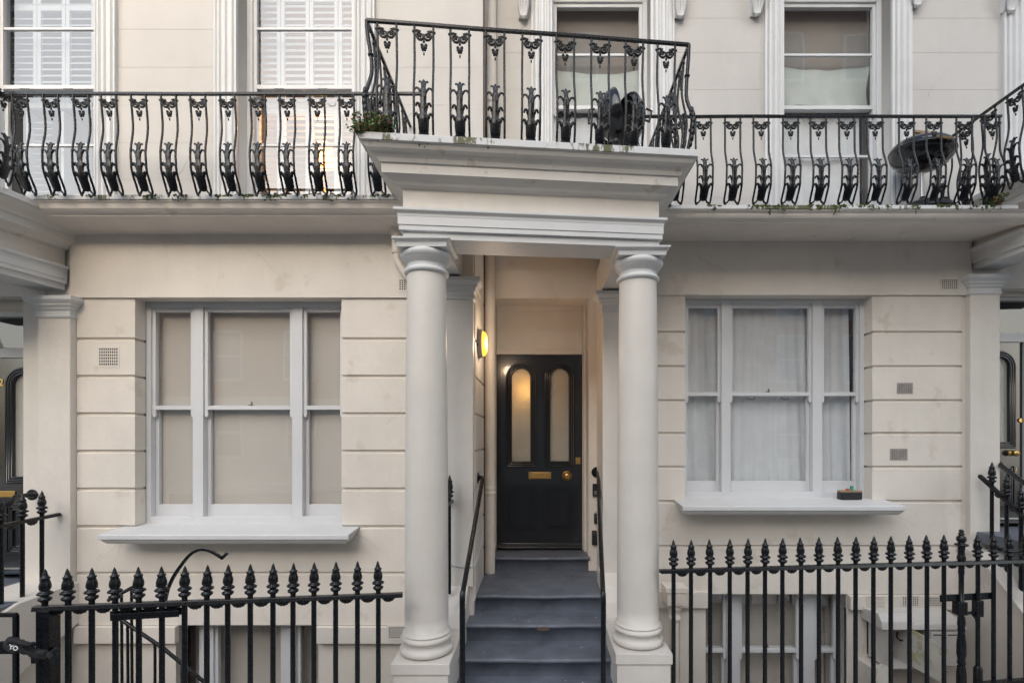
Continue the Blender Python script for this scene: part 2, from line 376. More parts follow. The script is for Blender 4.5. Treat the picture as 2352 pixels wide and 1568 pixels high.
def sill(parent, x0, x1, yf, yb, zf, zb, m='whitem'):
    pr = [(yb, zb), (yf, zf), (yf-.004, zf-.008), (yf-.004, zf-.04), (yf+.012, zf-.046), (yf+.02, zf-.062), (yf+.04, zf-.082), (yf+.07, zf-.088), (yb, zf-.088)]
    mb = MB(); n = len(pr)
    ins = [0, 0, 0, 0, .012, .02, .04, .06, .06]
    vs = [(x0+i*1, y, z) for (y, z), i in zip(pr, ins)]+[(x1-i, y, z) for (y, z), i in zip(pr, ins)]
    mb.add(vs, [[i, (i+1) % n, (i+1) % n+n, i+n] for i in range(n)]+[list(range(n))[::-1], [i+n for i in range(n)]])
    return mb.build('window_sill', m, parent, .003)

def pilaster(parent, x0, x1, yf, yb, z0, z1, m='column', cap='whitem'):
    MB().box(x0, x1, yf, yb, z0, z1-.17).build('pilaster', m, parent, .004)
    path = [(x0, yb), (x0, yf), (x1, yf), (x1, yb)]
    mb = MB().sweep([(.0, z1-.175), (.012, z1-.17), (.016, z1-.155), (.006, z1-.15), (.006, z1-.115), (.016, z1-.105), (.022, z1-.095), (.022, z1-.088), (.036, z1-.075), (.04, z1-.068), (.04, z1-.06), (.062, z1-.04), (.07, z1-.03), (.07, z1)], path)
    o = offset(path, .07); mb.add([(x, y, z1) for x, y in o], [[0, 1, 2, 3]])
    mb.build('pilaster_capital', cap, parent)

# ---- left house -----------------------------------------------------------
LX0, LX1 = -3.96, -.55
ZGL = [1.19, .826, .505, .183, -.138, -.462, -.785]; ZGR = [1.34, .976, .651, .328, .0186, -.3015, -.6265]
WXL = (-3.459, -1.686); WZL = (-.785, 1.178)
BWL = (PX(400, YL), PX(729, YL)); BZL = -1.627
plate('wall', 'stucco', rect(-5.2, LX1-.002, -4.2, 1.86),
      [rect(WXL[0]-.02, WXL[1]+.02, WZL[0]-.02, WZL[1]+.002), rect(BWL[0], BWL[1], -3.4, BZL),  rect(-5.19, -4.25, -1.4, 1.2)], YL+.02, YL+.13, HL)
plate('upper_wall', 'upper', rect(-5.2, XS, 1.87, 4.9), [rect(-4.82, -3.788, 1.86, 4.35), rect(-2.57, -1.57, 1.86, 4.35)], YL, YL+.13, HL)
courses(HL, YL, [(LX0, WXL[0])], ZGL, YL+.12)
courses(HL, YL, [(WXL[1], LX1)], ZGL, YL+.12)
courses(HL, YL, [(LX0, LX1)], [-.785, -1.185], YL+.04)
MB().box(LX0, LX1, YL, YL+.05, -1.627, -1.196).build('rusticated_wall', 'stucco', HL, .003)
MB().box(-4.0, LX1, YL-.022, YL+.12, 1.178, 1.735).build('frieze', 'stucco', HL, .003)
for a, b in ((LX0, BWL[0]+.03), (BWL[1]-.002, -.93)): MB().box(a, b, YL-.035, YL+.02, -1.772, -1.630).build('plinth_band', 'stucco', HL, .004)
# jambs of the tall basement opening
sash(HL, YL+.125, (WXL[0]-.004, WXL[1]+.004, WZL[0]+.01, WZL[1]), [(-3.421, -3.050), (-2.958, -2.170), (-2.080, -1.724)], 1.133, -.715, .25)
sill(HL, -3.56, -1.53, 4.05, YL+.13, -.800, -.772)
sash(HL, YL+.13, (BWL[0]+.02, BWL[1], -3.4, BZL), [(PX(406, 4.43), PX(462, 4.43)), (PX(490, 4.43), PX(650, 4.43)), (PX(680, 4.43), BWL[1]-.01)], BZL-.005, -3.3, -2.35)
for nm, a, b in (('w', -4.82, -3.788), ('w', -2.57, -1.57)):
    sash(HL, YL+.12, (a, b, 1.9, 4.35), [(a+.05, b-.05)], 4.28, 1.98, 3.09, bars=(3.61, 2.60), bot=.12, catch=False)
for a, b in ((-3.788, -3.605), (-2.765, -2.57), (-1.57, -1.392)): architrave(HL, a, b, YL, 1.87, 4.9)
# little lifting hooks under the upper sashes
for a in (-4.5, -4.12, -2.27, -1.89):
    MB().tube([(a-.035, 4.40, 3.045), (a-.025, 4.38, 3.032), (a+.025, 4.38, 3.032), (a+.035, 4.40, 3.045)], .004, 6).build('sash_lift', 'steel', HL)
room(HL, -5.1, -2.95, 1.7, 4.7, YL+.13, 7.5, 'room'); room(HL, -2.93, -1.2, 1.7, 4.7, YL+.13, 7.5, 'room')
room(HL, -3.6, -1.6, -1.1, 1.5, YL+.13, 6.5, 'roomlit'); room(HL, -3.4, -1.6, -3.6, -1.5, YL+.13, 6.5, 'roomlit')
# balcony slab
MB().prism([(4.44, 1.87), (3.89, 1.87), (3.885, 1.865), (3.885, 1.832), (4.44, 1.832)], -4.10, -.80, 'x').build('balcony_slab', 'slab', HL, .004)
MB().prism([(4.43, 1.83), (3.893, 1.83), (3.897, 1.822), (3.91, 1.817), (3.918, 1.80), (3.925, 1.782), (3.945, 1.768), (3.975, 1.762), (3.985, 1.752), (3.985, 1.745), (4.43, 1.70)], -4.12, -.80, 'x').build('balcony_soffit', 'soffit', HL, .003)
vent(HL, PX(249.5, YL), PZ(819, YL), .165, .155, 9, 6, YL)
vent(HL, PX(930, 4.278), PZ(654, 4.278), .10, .09, 5, 5, YL-.022)
vent(HL, PX(917, 4.27), PZ(1451, 4.27), .18, .10, 9, 5, YL-.035)

# ---- right house (with the door and porch back wall) ------------------------
RX0, RX1 = .62, 4.034
WXR = (1.40, 3.174); WZR = (-.62, 1.326)
BWR = (PX(1621, YR), PX(1946, YR)); BZR = -1.503
porch = (-.60, .64)
plate('wall', 'stucco', rect(porch[1]-.02, 5.6, -4.2, 1.84),
      [rect(WXR[0]-.02, WXR[1]+.02, WZR[0]-.02, WZR[1]+.002), rect(BWR[0], BWR[1], -3.4, BZR), rect(4.35, 5.4, -1.4, 1.4)], YR+.02, YR+.13, HR)
plate('upper_wall', 'upper', rect(XS-.04, 5.6, 1.868, 4.9),
      [rect(.136, 1.066, 1.9, 4.35), rect(2.321, 3.346, 1.9, 4.35), rect(4.60, 5.5, 1.9, 4.35)], YR, YR+.13, HR)
MB().box(XS-.10, XS-.001, YL+.001, YR+.13, 1.87, 4.9).build('wall_return', 'upper', HR)
courses(HR, YR, [(RX0, WXR[0])], ZGR, YR+.12)
courses(HR, YR, [(WXR[1], RX1)], ZGR, YR+.12)
courses(HR, YR, [(RX0, RX1)], [-.6265, -1.053], YR+.04)
MB().box(RX0, RX1, YR, YR+.05, -1.503, -1.064).build('rusticated_wall', 'stucco', HR, .003)
MB().box(RX1, 4.12, YR+.012, YR+.06, -2.2, 1.33).build('plain_strip', 'stucco', HR)
MB().box(RX0, 4.10, YR-.022, YR+.12, 1.326, 1.845).build('frieze', 'stucco', HR, .003)
MB().box(.95, BWR[0]+.02, YR-.035, YR+.02, -1.625, -1.470).build('plinth_band', 'stucco', HR, .004)
MB().box(BWR[1]+.003, 4.05, YR-.05, YR+.02, -1.636, -1.506).build('plinth_band', 'stucco', HR, .004)
MB().box(BWR[0]-.25, BWR[0], YR-.0, YR+.05, -3.6, -1.625).build('basement_pier', 'stucco', HR, .004)
MB().box(BWR[1]+.0, 4.05, YR, YR+.05, -3.6, -1.636).build('basement_pier', 'stucco', HR, .004)
sash(HR, YR+.12, (WXR[0]-.004, WXR[1]+.004, WZR[0]+.01, WZR[1]), [(1.44, 1.788), (1.872, 2.676), (2.768, 3.136)], 1.281, -.546, .408)
for hx in (PX(1733, 4.8), PX(1813, 4.8)):
    MB().tube([(hx-.035, 4.885, .372), (hx-.022, 4.86, .352), (hx+.022, 4.86, .352), (hx+.035, 4.885, .372)], .005, 6).build('sash_lift', 'brown', HR)
sill(HR, 1.296, 3.30, 4.48, YR+.13, -.630, -.600)
sash(HR, YR+.13, (BWR[0], BWR[1], -3.4, BZR), [(BWR[0]+.01, PX(1668, 4.9)), (PX(1697, 4.9), PX(1836, 4.9)), (PX(1869, 4.9), PX(1921, 4.9))], BZR-.01, -3.3, -2.10)
for a, b in ((.136, 1.066), (2.321, 3.346)):
    sash(HR, YR+.12, (a, b, 1.9, 4.35), [(a+.02, b-.045)], 4.215, 1.98, 3.205, bars=(3.72, 2.75), bot=.12, catch=False)
for a, b in ((-.06, .136), (1.066, 1.289), (2.145, 2.321), (3.346, 3.53)): architrave(HR, a, b, YR, 1.87, 4.9)
for u in (1202, 1562, 1738, 2105): corbel(HR, PX(u, YR-.05), YR, PZ(38 if u < 1700 else 33, YR-.06)+(.0 if u < 2000 else .08))
for hx in (.40, .80, 2.63, 3.02):
    MB().tube([(hx-.035, 4.875, 3.165), (hx-.025, 4.85, 3.150), (hx+.025, 4.85, 3.150), (hx+.035, 4.875, 3.165)], .004, 6).build('sash_lift', 'steel', HR)
room(HR, -.1, 1.4, 1.9, 4.7, YR+.13, YR+.75, 'roombrown'); room(HR, 2.1, 3.8, 1.7, 4.7, YR+.13, YR+.75, 'roombrown')
room(HR, 1.3, 3.4, -1.1, 1.6, YR+.13, 6.8, 'room'); room(HR, 1.2, 3.3, -3.6, -1.45, YR+.13, 6.8, 'roomlit')
MB().prism([(4.88, 1.87), (4.065, 1.87), (4.06, 1.865), (4.06, 1.836), (4.88, 1.836)], .80, 3.90, 'x').build('balcony_slab', 'slab', HR, .004)
MB().prism([(4.9, 1.834), (4.066, 1.834), (4.072, 1.826), (4.09, 1.822), (4.097, 1.80), (4.11, 1.785), (4.14, 1.775), (4.155, 1.77), (4.155, 1.762), (4.3, 1.80), (4.9, 1.845)], .80, 4.14, 'x').build('balcony_soffit', 'soffit', HR, .003)
vent(HR, PX(2181, 4.728), PZ(653, 4.728), .15, .092, 8, 5, YR-.022)
vent(HR, PX(2078, YR), PZ(891.5, YR), .125, .08, 7, 5, YR, 'grout', 'dark', .45)
vent(HR, PX(2064, YR), PZ(1043, YR), .14, .085, 7, 5, YR, 'grout', 'dark', .45)
vent(HR, PX(2091, 4.70), PZ(1380, 4.70), .15, .085, 8, 5, YR-.05)
vent(HR, PX(2145, 4.70), PZ(1381, 4.70), .13, .085, 7, 5, YR-.05)
mb = MB()
for k in range(5): mb.box(PX(1990, 4.7), PX(2031, 4.7), 4.690, 4.70, PZ(1367+k*5, 4.7)-.012, PZ(1367+k*5, 4.7)-.003)
mb.build('louvre_vent', 'stucco', HR)

M['joint'] = mat('faint_joint_line', (.485, .462, .435), .8)
for v in (67.5, 154.6, 241.3, 327.4, 413):
    for a, b in ((-3.60, -2.77), (-1.385, XS-.01)): MB().box(a, b, YL-.0012, YL+.001, PZ(v, YL)-.0012, PZ(v, YL)+.0012).build('ashlar_joint', 'joint', HL)
for v in (42, 121, 206, 290, 372, 454):
    for a, b in ((XS+.14, -.065), (1.295, 2.14), (3.535, 4.395)): MB().box(a, b, YR-.0012, YR+.001, PZ(v, YR)-.0012, PZ(v, YR)+.0012).build('ashlar_joint', 'joint', HR)
M['hair'] = mat('hairline_crack', (.33, .28, .23), .9)
def crack(par, x, y, z, dx, dz, n=14):
    P = [(x, y, z)]
    for k in range(n): P.append((P[-1][0]+dx/n+random.gauss(0, .006), y, P[-1][2]+dz/n+random.gauss(0, .005)))
    MB().tube(P, [.0013*(1-.7*k/n) for k in range(n+1)], 4).build('hairline_crack', 'hair', par)
for a in ((HL, -1.62, YL-.0005, -.80, .35, -.22), (HL, -3.5, YL-.0005, -.83, -.25, -.25), (HL, -2.4, YL-.0225, 1.55, .3, -.25), (HL, -1.3, YL-.0005, .1, .2, .15), (HL, -3.1, YL-.0005, 2.2, .15, .3), (HL, -1.2, YL-.0005, 2.7, .3, .18),
          (HR, 3.25, YR-.0005, -.65, .3, -.2), (HR, 1.5, YR-.0225, 1.7, .35, -.2), (HR, 3.5, YR-.0005, .5, .2, -.12), (HR, 1.5, YR-.0005, 2.9, .3, .1), (HR, 3.7, YR-.0005, 3.2, .2, .3), (HR, 2.4, YR-.0005, -1.2, .4, .08)): crack(*a)

# porch back wall with the door recess
YB, YD = 5.18, 5.50
plate('porch_wall', 'stucco', rect(porch[0]-.1, porch[1]+.1, -1.6, 1.95), [rect(-.475, .527, -1.59, 1.42)], YB, YD-.02, HR)
MB().box(porch[1]-.03, porch[1]+.2, YR-.01, YB+.03, -1.6, 1.7).build('porch_wall', 'stucco', HR)
YP = YL+.01
mb = MB()      # rusticated left flank of the porch
zg = [1.95, 1.30, .826, .505, .183, -.138, -.462, -.785, -1.11, -1.43]
for a, b in zip(zg[:-1], zg[1:]):
    mb.prism([(LX1+.012, b+.014), (LX1+.012, a-.012), (LX1-.01, a), (LX1-.1, a), (LX1-.1, b), (LX1-.01, b)], YP, YB, 'y')
mb.box(LX1-.2, LX1-.008, YP+.001, YB, -1.6, 1.95); mb.build('porch_wall', 'stucco', HR, .003)
fr = MB()      # frame and panel over the door
DX0, DX1 = PX(1141, YD), PX(1337, YD); DT = PZ(815, YD)
fr.box(-.50, DX0-.002, YD-.0195, YD+.08, -1.25, 1.47).box(DX1+.002, .55, YD-.0195, YD+.08, -1.25, 1.47)
fr.box(DX0, DX1, YD-.03, YD+.08, DT+.002, DT+.05).box(DX0, DX1, YD-.02, YD+.08, 1.37, 1.46).box(DX0, DX1, YD-.006, YD+.07, DT+.05, 1.37)
fr.build('door_frame', 'column', HR, .003)
MB().box(.50, .525, YD-.10, YD-.02, -1.25, 1.40).build('door_stop', 'column', HR, .003)
room(HR, -1.0, 1.0, -1.3, 1.3, YD+.06, 8, 'roomlit')

def arch_poly(xc, w, z0, z1, n=14):
    r = w/2; pts = [(xc-r, z0), (xc+r, z0)]
    for k in range(n+1):
        a = math.pi*k/n; pts.append((xc+r*math.cos(a), z1-r+r*math.sin(a)))
    return pts
def arch_path(xc, w, z0, z1, y, n=14): return [(x, y, z) for x, z in arch_poly(xc, w, z0, z1, n)]

def door(parent, x0, x1, z0, z1, y, name='front_door', full=True):
    w = x1-x0; gw = w*.215; k1, k2 = x0+w*.285, x0+w*.735; gt = z1-.15; gb = z1-(1055-815)/440*(z1-z0)
    hs = [arch_poly(k, gw, gb, gt) for k in (k1, k2)]
    d = plate(name, 'door', rect(x0, x1, z0+.012, z1), hs, y, y+.045, parent)
    mo = MB()
    for k in (k1, k2):
        for e, r_, dy in ((.012, .011, -.004), (.034, .010, -.006), (.056, .012, -.004)):
            p = arch_path(k, gw+2*e, gb-e, gt+e, y+dy); mo.tube(p+[p[0], p[1]], r_, 8, False)
        bw = w*.33; zt, zb = z0+(z1-z0)*.325, z0+(z1-z0)*.105
        for e, r_ in ((0, .015), (.024, .009), (.046, .013)):
            mo.tube([(k-bw/2+e, y-.007, zb+e), (k+bw/2-e, y-.007, zb+e), (k+bw/2-e, y-.007, zt-e), (k-bw/2+e, y-.007, zt-e), (k-bw/2+e, y-.007, zb+e)], r_, 4, False)
    mo.build('panel_moulding', 'door', d)
    wb = MB().prism([(y, z0+.012), (y-.035, z0+.014), (y-.04, z0+.03), (y-.015, z0+.055), (y-.012, z0+.07), (y, z0+.075)], x0+.004, x1-.004, 'x'); wb.build('weather_bar', 'door', d, .002)
    for k in (k1, k2):
        MB().prism(arch_poly(k, gw+.01, gb-.005, gt+.005), y+.02, y+.026, 'y').build('glass_panel', 'obscure', d)
    return d
FD = door(HR, DX0, DX1, -1.25, DT, YD)
zl = PZ(1091, YD)
mb = MB().box(PX(1214, YD), PX(1266, YD), YD-.008, YD, zl-.038, zl+.037).box(PX(1221, YD), PX(1259, YD), YD-.014, YD-.008, zl-.020, zl+.020)
mb.tube([(PX(1222, YD), YD-.016, zl-.018), (PX(1258, YD), YD-.016, zl-.018)], .005); mb.build('letter_plate', 'brass', FD, .002)
MB().lathe([(.002, .05), (.02, .05), (.034, .042), (.038, .03), (.02, .022), (.018, .012), (.052, .008), (.056, 0)], (0, 0, 0), 24, 'y').build('door_knob', 'brass', FD).location = (PX(1302, YD), YD, PZ(1092, YD))
for o in FD.children:
    if o.name.startswith('door_knob'):
        o.scale = (1, -1, 1)
mb = MB().box(PX(1322, YD), PX(1333, YD), YD-.006, YD, PZ(1065, YD), PZ(1050, YD)).lathe([(.022, 0), (.022, .012), (.016, .016), (.001, .016)], (PX(1327.5, YD), YD-.016, PZ(1054, YD)), 16, 'y')
mb.build('door_lock', 'brass', FD, .001)

# upper window of the right neighbour, and simple door sets of both neighbours
sash(NR, YR+.12, (4.58, 5.5, 1.9, 4.35), [(4.63, 5.45)], 4.215, 1.98, 2.85, bars=(3.56, 2.3), bot=.12, catch=False)
architrave(NR, 4.40, 4.58, YR, 1.87, 4.9); corbel(NR, PX(2308, YR), YR, PZ(38, YR))
room(NR, 4.3, 5.7, 1.7, 4.7, YR+.131, 8, 'room')
pilaster(NL, -4.235, -3.963, YL-.057, YL+.02, -1.26, PZ(683, YL-.057))
pilaster(NR, PX(2229, 4.7), PX(2297, 4.7), 4.70, YR+.02, -1.25, PZ(634, 4.70))
MB().box(-4.43, -4.236, YL+.012, YL+.3, -1.3, 1.25).build('door_jamb', 'column', NL)
YN = 4.46
mb = MB().box(-5.2, PX(60, YN), YN-.02, YN+.06, PZ(822, YN), PZ(800, YN)).box(-5.2, PX(60, YN), YN-.02, YN+.06, PZ(728, YN), PZ(717, YN)); mb.build('door_frame', 'whitem', NL, .003)
MB().add([(-5.2, YN+.03, PZ(801, YN)), (PX(62, YN), YN+.03, PZ(801, YN)), (PX(62, YN), YN+.03, PZ(728, YN)), (-5.2, YN+.03, PZ(728, YN))], [[0, 1, 2, 3]]).build('fanlight', 'glass_dark', NL)
MB().box(-5.2, PX(62, YN), YN, YN+.1, PZ(717, YN), 1.6).build('porch_wall', 'stucco', NL)
D1 = door(NL, -5.21, -4.35, -1.24, PZ(822, YN), YN)
text('house_number', '2', .085, (PX(4, YN), YN-.004, PZ(879, YN)), 'brass', D1)
MB().box(-4.92, PX(36, YN), YN-.008, YN, PZ(1141, YN), PZ(1127, YN)).build('letter_plate', 'brass', D1, .002)
room(NL, -5.2, -4.2, -1.4, 1.7, YN+.1, 6, 'dark')
MB().box(-5.3, -3.97, 3.0, YN+.1, -1.36, -1.27).build('doorstep', 'slate', NL, .006)
YM = 4.96
mb = MB().box(PX(2296, YM)-.04, 5.6, YM-.02, YM+.06, PZ(786, YM), PZ(766, YM)).box(PX(2296, YM)-.04, 5.6, YM-.02, YM+.06, PZ(691, YM), PZ(684, YM)); mb.build('door_frame', 'whitem', NR, .003)
MB().add([(PX(2290, YM), YM+.03, PZ(766, YM)), (5.6, YM+.03, PZ(766, YM)), (5.6, YM+.03, PZ(690, YM)), (PX(2290, YM), YM+.03, PZ(690, YM))], [[0, 1, 2, 3]]).build('fanlight', 'glass_dark', NR)
MB().box(4.4, 5.6, YM-.05, YM+.1, PZ(684, YM), 1.84).build('porch_wall', 'stucco', NR)
x1 = PX(2348, YM)
D2 = door(NR, x1-.86, x1, -.88, PZ(786, YM), YM)
MB().box(x1+.002, 5.6, YM-.03, YM+.06, -.9, PZ(786, YM)).build('door_frame', 'whitem', NR, .003)
MB().lathe([(.03, 0), (.03, .006), (.012, .012), (.012, .03), (.028, .04), (.032, .055), (.026, .07), (.002, .075)], (0, 0, 0), 18, 'y').build('door_knob', 'brass', D2).location = (PX(2322, YM), YM, PZ(1040, YM))
for o in D2.children:
    if o.name.startswith('door_knob'): o.scale = (1, -1, 1)
MB().lathe([(.02, 0), (.02, .01), (.002, .014)], (PX(2343, YM), YM-.012, PZ(965, YM)), 14, 'y').build('door_lock', 'brass', D2)
MB().box(PX(2331, YM), PX(2334, YM), YM-.006, YM, PZ(1086, YM), PZ(1074, YM)).build('letter_plate', 'brass', D2)
room(NR, 4.0, 5.6, -1.4, 1.6, YM+.1, 7, 'dark')
MB().box(4.12, 5.6, 3.9, YM+.1, -1.0, -.90).build('doorstep', 'slate', NR, .006)

# ------------------------------------------------------------------ entablatures and cornices
ENT = [(-.27, 1.87), (-.27, 1.339), (0, 1.339), (0, 1.385), (.022, 1.388), (.022, 1.42), (.028, 1.423), (.028, 1.478), (.03, 1.483), (.031, 1.496), (.036, 1.502), (.048, 1.512), (.05, 1.516), (.05, 1.532), (0, 1.534)]
FRZ = [(0, 1.534), (0, 1.667)]
COR = [(0, 1.667), (.006, 1.672), (.022, 1.676), (.04, 1.684), (.047, 1.694), (.052, 1.700), (.10, 1.722), (.109, 1.726), (.109, 1.785), (.114, 1.790), (.122, 1.790), (.126, 1.798), (.134, 1.812), (.148, 1.824), (.168, 1.833), (.186, 1.846), (.196, 1.862), (.20, 1.872), (.212, 1.876)]
SLB = [(.212, 1.876), (.219, 1.877), (.219, 1.918), (.214, 1.923), (-.30, 1.924)]
def entablature(path, parent, dz=0, s=(1, 1), soffit=True, top=True):
    def q(pr): return [(p, z+dz) for p, z in pr]
    MB().sweep(q(ENT), path).build('architrave_beam', 'whitem', parent, .0015)
    MB().sweep(q(FRZ), path).build('frieze', 'column', parent)
    MB().sweep(q(COR), path).build('cornice', 'cornice', parent)
    MB().sweep(q(SLB), path).build('cornice_slab', 'slab', parent)
    if soffit:
        o = offset(path, -.26); MB().add([(x, y, 1.86+dz) for x, y in o], [list(range(len(o)))]).build('porch_ceiling', 'soffit', parent)
    if top:
        o = offset(path, .1); MB().add([(x, y, 1.915+dz) for x, y in o], [list(range(len(o)))]).build('balcony_floor', 'floor', parent)

PT = thing('portico', 'cream two-column entrance portico over the blue-grey steps, with moss on its cornice edge', 'portico', 'porticoes along the row')
PATH = [(-.915, YL+.02), (-.915, 3.40), (.863, 3.565), (.863, YR+.02)]
entablature(PATH, PT)
COLP = [(.1955, -1.522), (.1955, -1.515), (.192, -1.50)]
def torus_prof(R0, r, zc, n=8): return [(R0+r*math.cos(a), zc+r*math.sin(a)) for a in [(-math.pi/2+math.pi*k/n) for k in range(n+1)]]
def column(x, y):
    sh = []
    for k in range(25):
        t = k/24; z = -1.365+t*(1.13+1.365); r = .1525-.0015*math.sin(t*math.pi)*-1-.0165*t**1.3
        sh.append((r, z))
    c = MB().lathe([(.168, -1.38), (.160, -1.374), (.156, -1.366)]+sh, (x, y, 0), 56).build('column', 'column', PT)
    b = MB().lathe(torus_prof(.160, .026, -1.494)+[(.160, -1.462), (.155, -1.455), (.158, -1.442), (.166, -1.434)]+torus_prof(.160, .0185, -1.412)+[(.16, -1.392), (.16, -1.38)], (x, y, 0), 56).build('column_base', 'column', c)
    cp = MB().lathe([(.137, 1.128), (.148, 1.132), (.155, 1.14), (.157, 1.149), (.153, 1.158), (.146, 1.164), (.139, 1.167), (.137, 1.172), (.137, 1.192), (.141, 1.199), (.148, 1.202), (.148, 1.209), (.154, 1.211), (.154, 1.218), (.160, 1.220), (.160, 1.226), (.168, 1.232), (.176, 1.241), (.181, 1.252), (.182, 1.262), (.177, 1.274), (.172, 1.28)], (x, y, 0), 56)
    w = .168
    cp.sweep([(0, 1.279), (.003, 1.31), (.011, 1.313), (.012, 1.318), (.022, 1.322), (.026, 1.327), (.027, 1.338)], [(x-w, y+w), (x-w, y-w), (x+w, y-w), (x+w, y+w), (x-w, y+w)][::1])
    cp.box(x-w, x+w, y-w, y+w, 1.2795, 1.336); cp.build('capital', 'whitem', c)
    return c
def fix_abacus(): pass
column(-.788, 3.555); column(.742, 3.712)
for x0, x1, y0, y1 in ((-.985, -.588, 3.345, 4.0), (.545, .945, 3.50, 4.2)):
    MB().box(x0, x1, y0, y1, -1.60, -1.524).box(x0+.012, x1-.012, y0+.012, y1, -2.1, -1.601).build('plinth', 'column', PT, .005)
pilaster(PT, -.96, -.545, 4.215, YL+.03, -1.27, 1.318)
pilaster(PT, .60, .97, 4.62, YR+.03, -1.27, 1.318)
# cheek walls beside the steps
MB().prism([(3.90, -2.1), (3.90, -1.50), (4.02, -1.44), (4.13, -1.33), (4.215, -1.265), (4.40, -1.265), (4.40, -2.1)], -.985, -.585, 'x').build('cheek_wall', 'column', PT, .01)
MB().prism([(4.15, -2.1), (4.15, -1.50), (4.32, -1.44), (4.46, -1.33), (4.60, -1.265), (4.82, -1.265), (4.82, -2.1)], .57, .945, 'x').build('cheek_wall', 'column', PT, .01)

# neighbours' porticoes: only their flank towards us is in view
PL = thing('portico', 'flank of the neighbouring portico cut off by the left edge', 'portico', 'porticoes along the row')
entablature([(-5.9, 3.3), (-4.235, 3.3), (-4.06, YL+.0)], PL, -.09, soffit=True)
PRt = thing('portico', 'flank of the neighbouring portico cut off by the right edge', 'portico', 'porticoes along the row')
entablature([(4.13, YR), (4.20, 3.6), (6, 3.75)], PRt, .235, soffit=True)

# ------------------------------------------------------------------ entrance steps
ST = thing('entrance_steps', 'flight of worn blue-grey painted steps rising between the two columns to the black door', 'steps')
def step(x0, x1, yf, yb, zt, zb, wear):
    n = 24; mb = MB(); rows = []
    pr = [(.0, -.028, 1), (-.004, -.02, 1), (-.002, -.008, 1), (.006, -.002, 1), (.016, 0, 1), (.07, 0, .8), (.15, 0, .35), (1, 0, 0)]
    vs = []; m = n+1
    for dy, dz, wr in [(.032, -1, 0), (.032, -.040, 0), (.01, -.036, .6)]+pr:
        for k in range(m):
            t = k/n; x = x0+(x1-x0)*t; dip = wear*math.exp(-((t-.52)/.22)**2)*wr+.0035*noise.noise(Vector((x*5, yf*3, zt*9)))*wr
            y = yf+dy if dy < 1 else yb; z = zt+dz if dz > -1 else zb
            vs.append((x, y+dip*.5, z-dip))
    mb.add(vs, [[i*m+k, i*m+k+1, (i+1)*m+k+1, (i+1)*m+k] for i in range(10) for k in range(n)], True)
    o = mb.build('step', 'slate', ST); return o
step(-.50, .54, 5.155, YD+.1, -1.25, -1.41, .004)
step(-.585, .60, 4.385, 5.22, -1.395, -1.54, .006)
for k, y in enumerate((4.09, 3.79, 3.50, 3.21, 2.92)): step(-.615, .585, y, y+.36, -1.54-.147*k, -1.54-.147*(k+1)-.02, .006)
MB().box(-.61, .58, 3.3, 5.3, -2.6, -2.2).build('step_core', 'slate', ST)

MB().lathe([(.001, .0015), (.045, .001), (.052, -.001)], (0, 0, 0), 18, 'z', 1, .6).build('worn_patch', 'brown', ST).location = (.045, 4.0, -1.542)
for i in range(26):
    k = random.choice((0, 0, 1, 2, 3)); zz_ = (-1.395, -1.54, -1.687, -1.834)[k]; y0_ = (4.5, 4.15, 3.85, 3.56)[k]; y1_ = (5.1, 4.36, 4.06, 3.76)[k]
    MB().lathe([(.001, .003), (random.uniform(.003, .009), .001)], (0, 0, 0), 6, 'z', 1, random.uniform(.4, 1)).build('paint_fleck', random.choice(('white', 'grout', 'whitem')), ST).location = (random.uniform(-.5, .5), random.uniform(y0_, y1_), zz_+.0005)
MB().box(-10, -5.2, YL, YL+.13, -4.2, 4.9).build('wall', 'upper', NL); MB().box(5.6, 10, YR, YR+.13, -4.2, 4.9).build('wall', 'upper', NR)
# ------------------------------------------------------------------ handrails
def flange(mb, c, ax, r=.05):
    mb.lathe([(r, 0), (r, .008), (r*.55, .012), (r*.5, .02)], c, 18, ax)
H1 = thing('handrail', 'black tubular handrail up the left side of the steps', 'handrail', 'handrails of the central steps')
a = (-.485, 4.395, -.387); b = (-.485, 3.24, -1.018)
MB().tube([(-.54, 4.50, -.378), (-.51, 4.50, -.375), (-.49, 4.47, -.375), a, b], .0175, 12).build('rail', 'black', H1)
MB().tube([(b[0], b[1]+.002, b[2]+.006), (b[0], b[1]-.012, b[2]-.012), (b[0], b[1]-.016, b[2]-.04), (b[0], b[1]-.016, -2.1)], .0185, 12).build('post', 'black', H1)
m_ = MB(); flange(m_, (-.54, 4.50, -.378), 'x', .052); m_.build('wall_flange', 'black', H1)
H2 = thing('handrail', 'black tubular handrail up the right side of the steps beside three small black boxes', 'handrail', 'handrails of the central steps')
b = (.452, 3.46, -1.09)
MB().tube([(.612, YB-.005, -.378), (.612, 5.08, -.376), (.605, 5.02, -.385), b], .0175, 12).build('rail', 'black', H2)
MB().tube([(b[0], b[1]+.002, b[2]+.006), (b[0], b[1]-.012, b[2]-.012), (b[0], b[1]-.016, b[2]-.04), (b[0], b[1]-.016, -2.1)], .0185, 12).build('post', 'black', H2)
m_ = MB(); m_.lathe([(.056, 0), (.056, -.01), (.03, -.016), (.026, -.03)], (.612, YB, -.378), 20, 'y'); m_.build('wall_flange', 'black', H2)

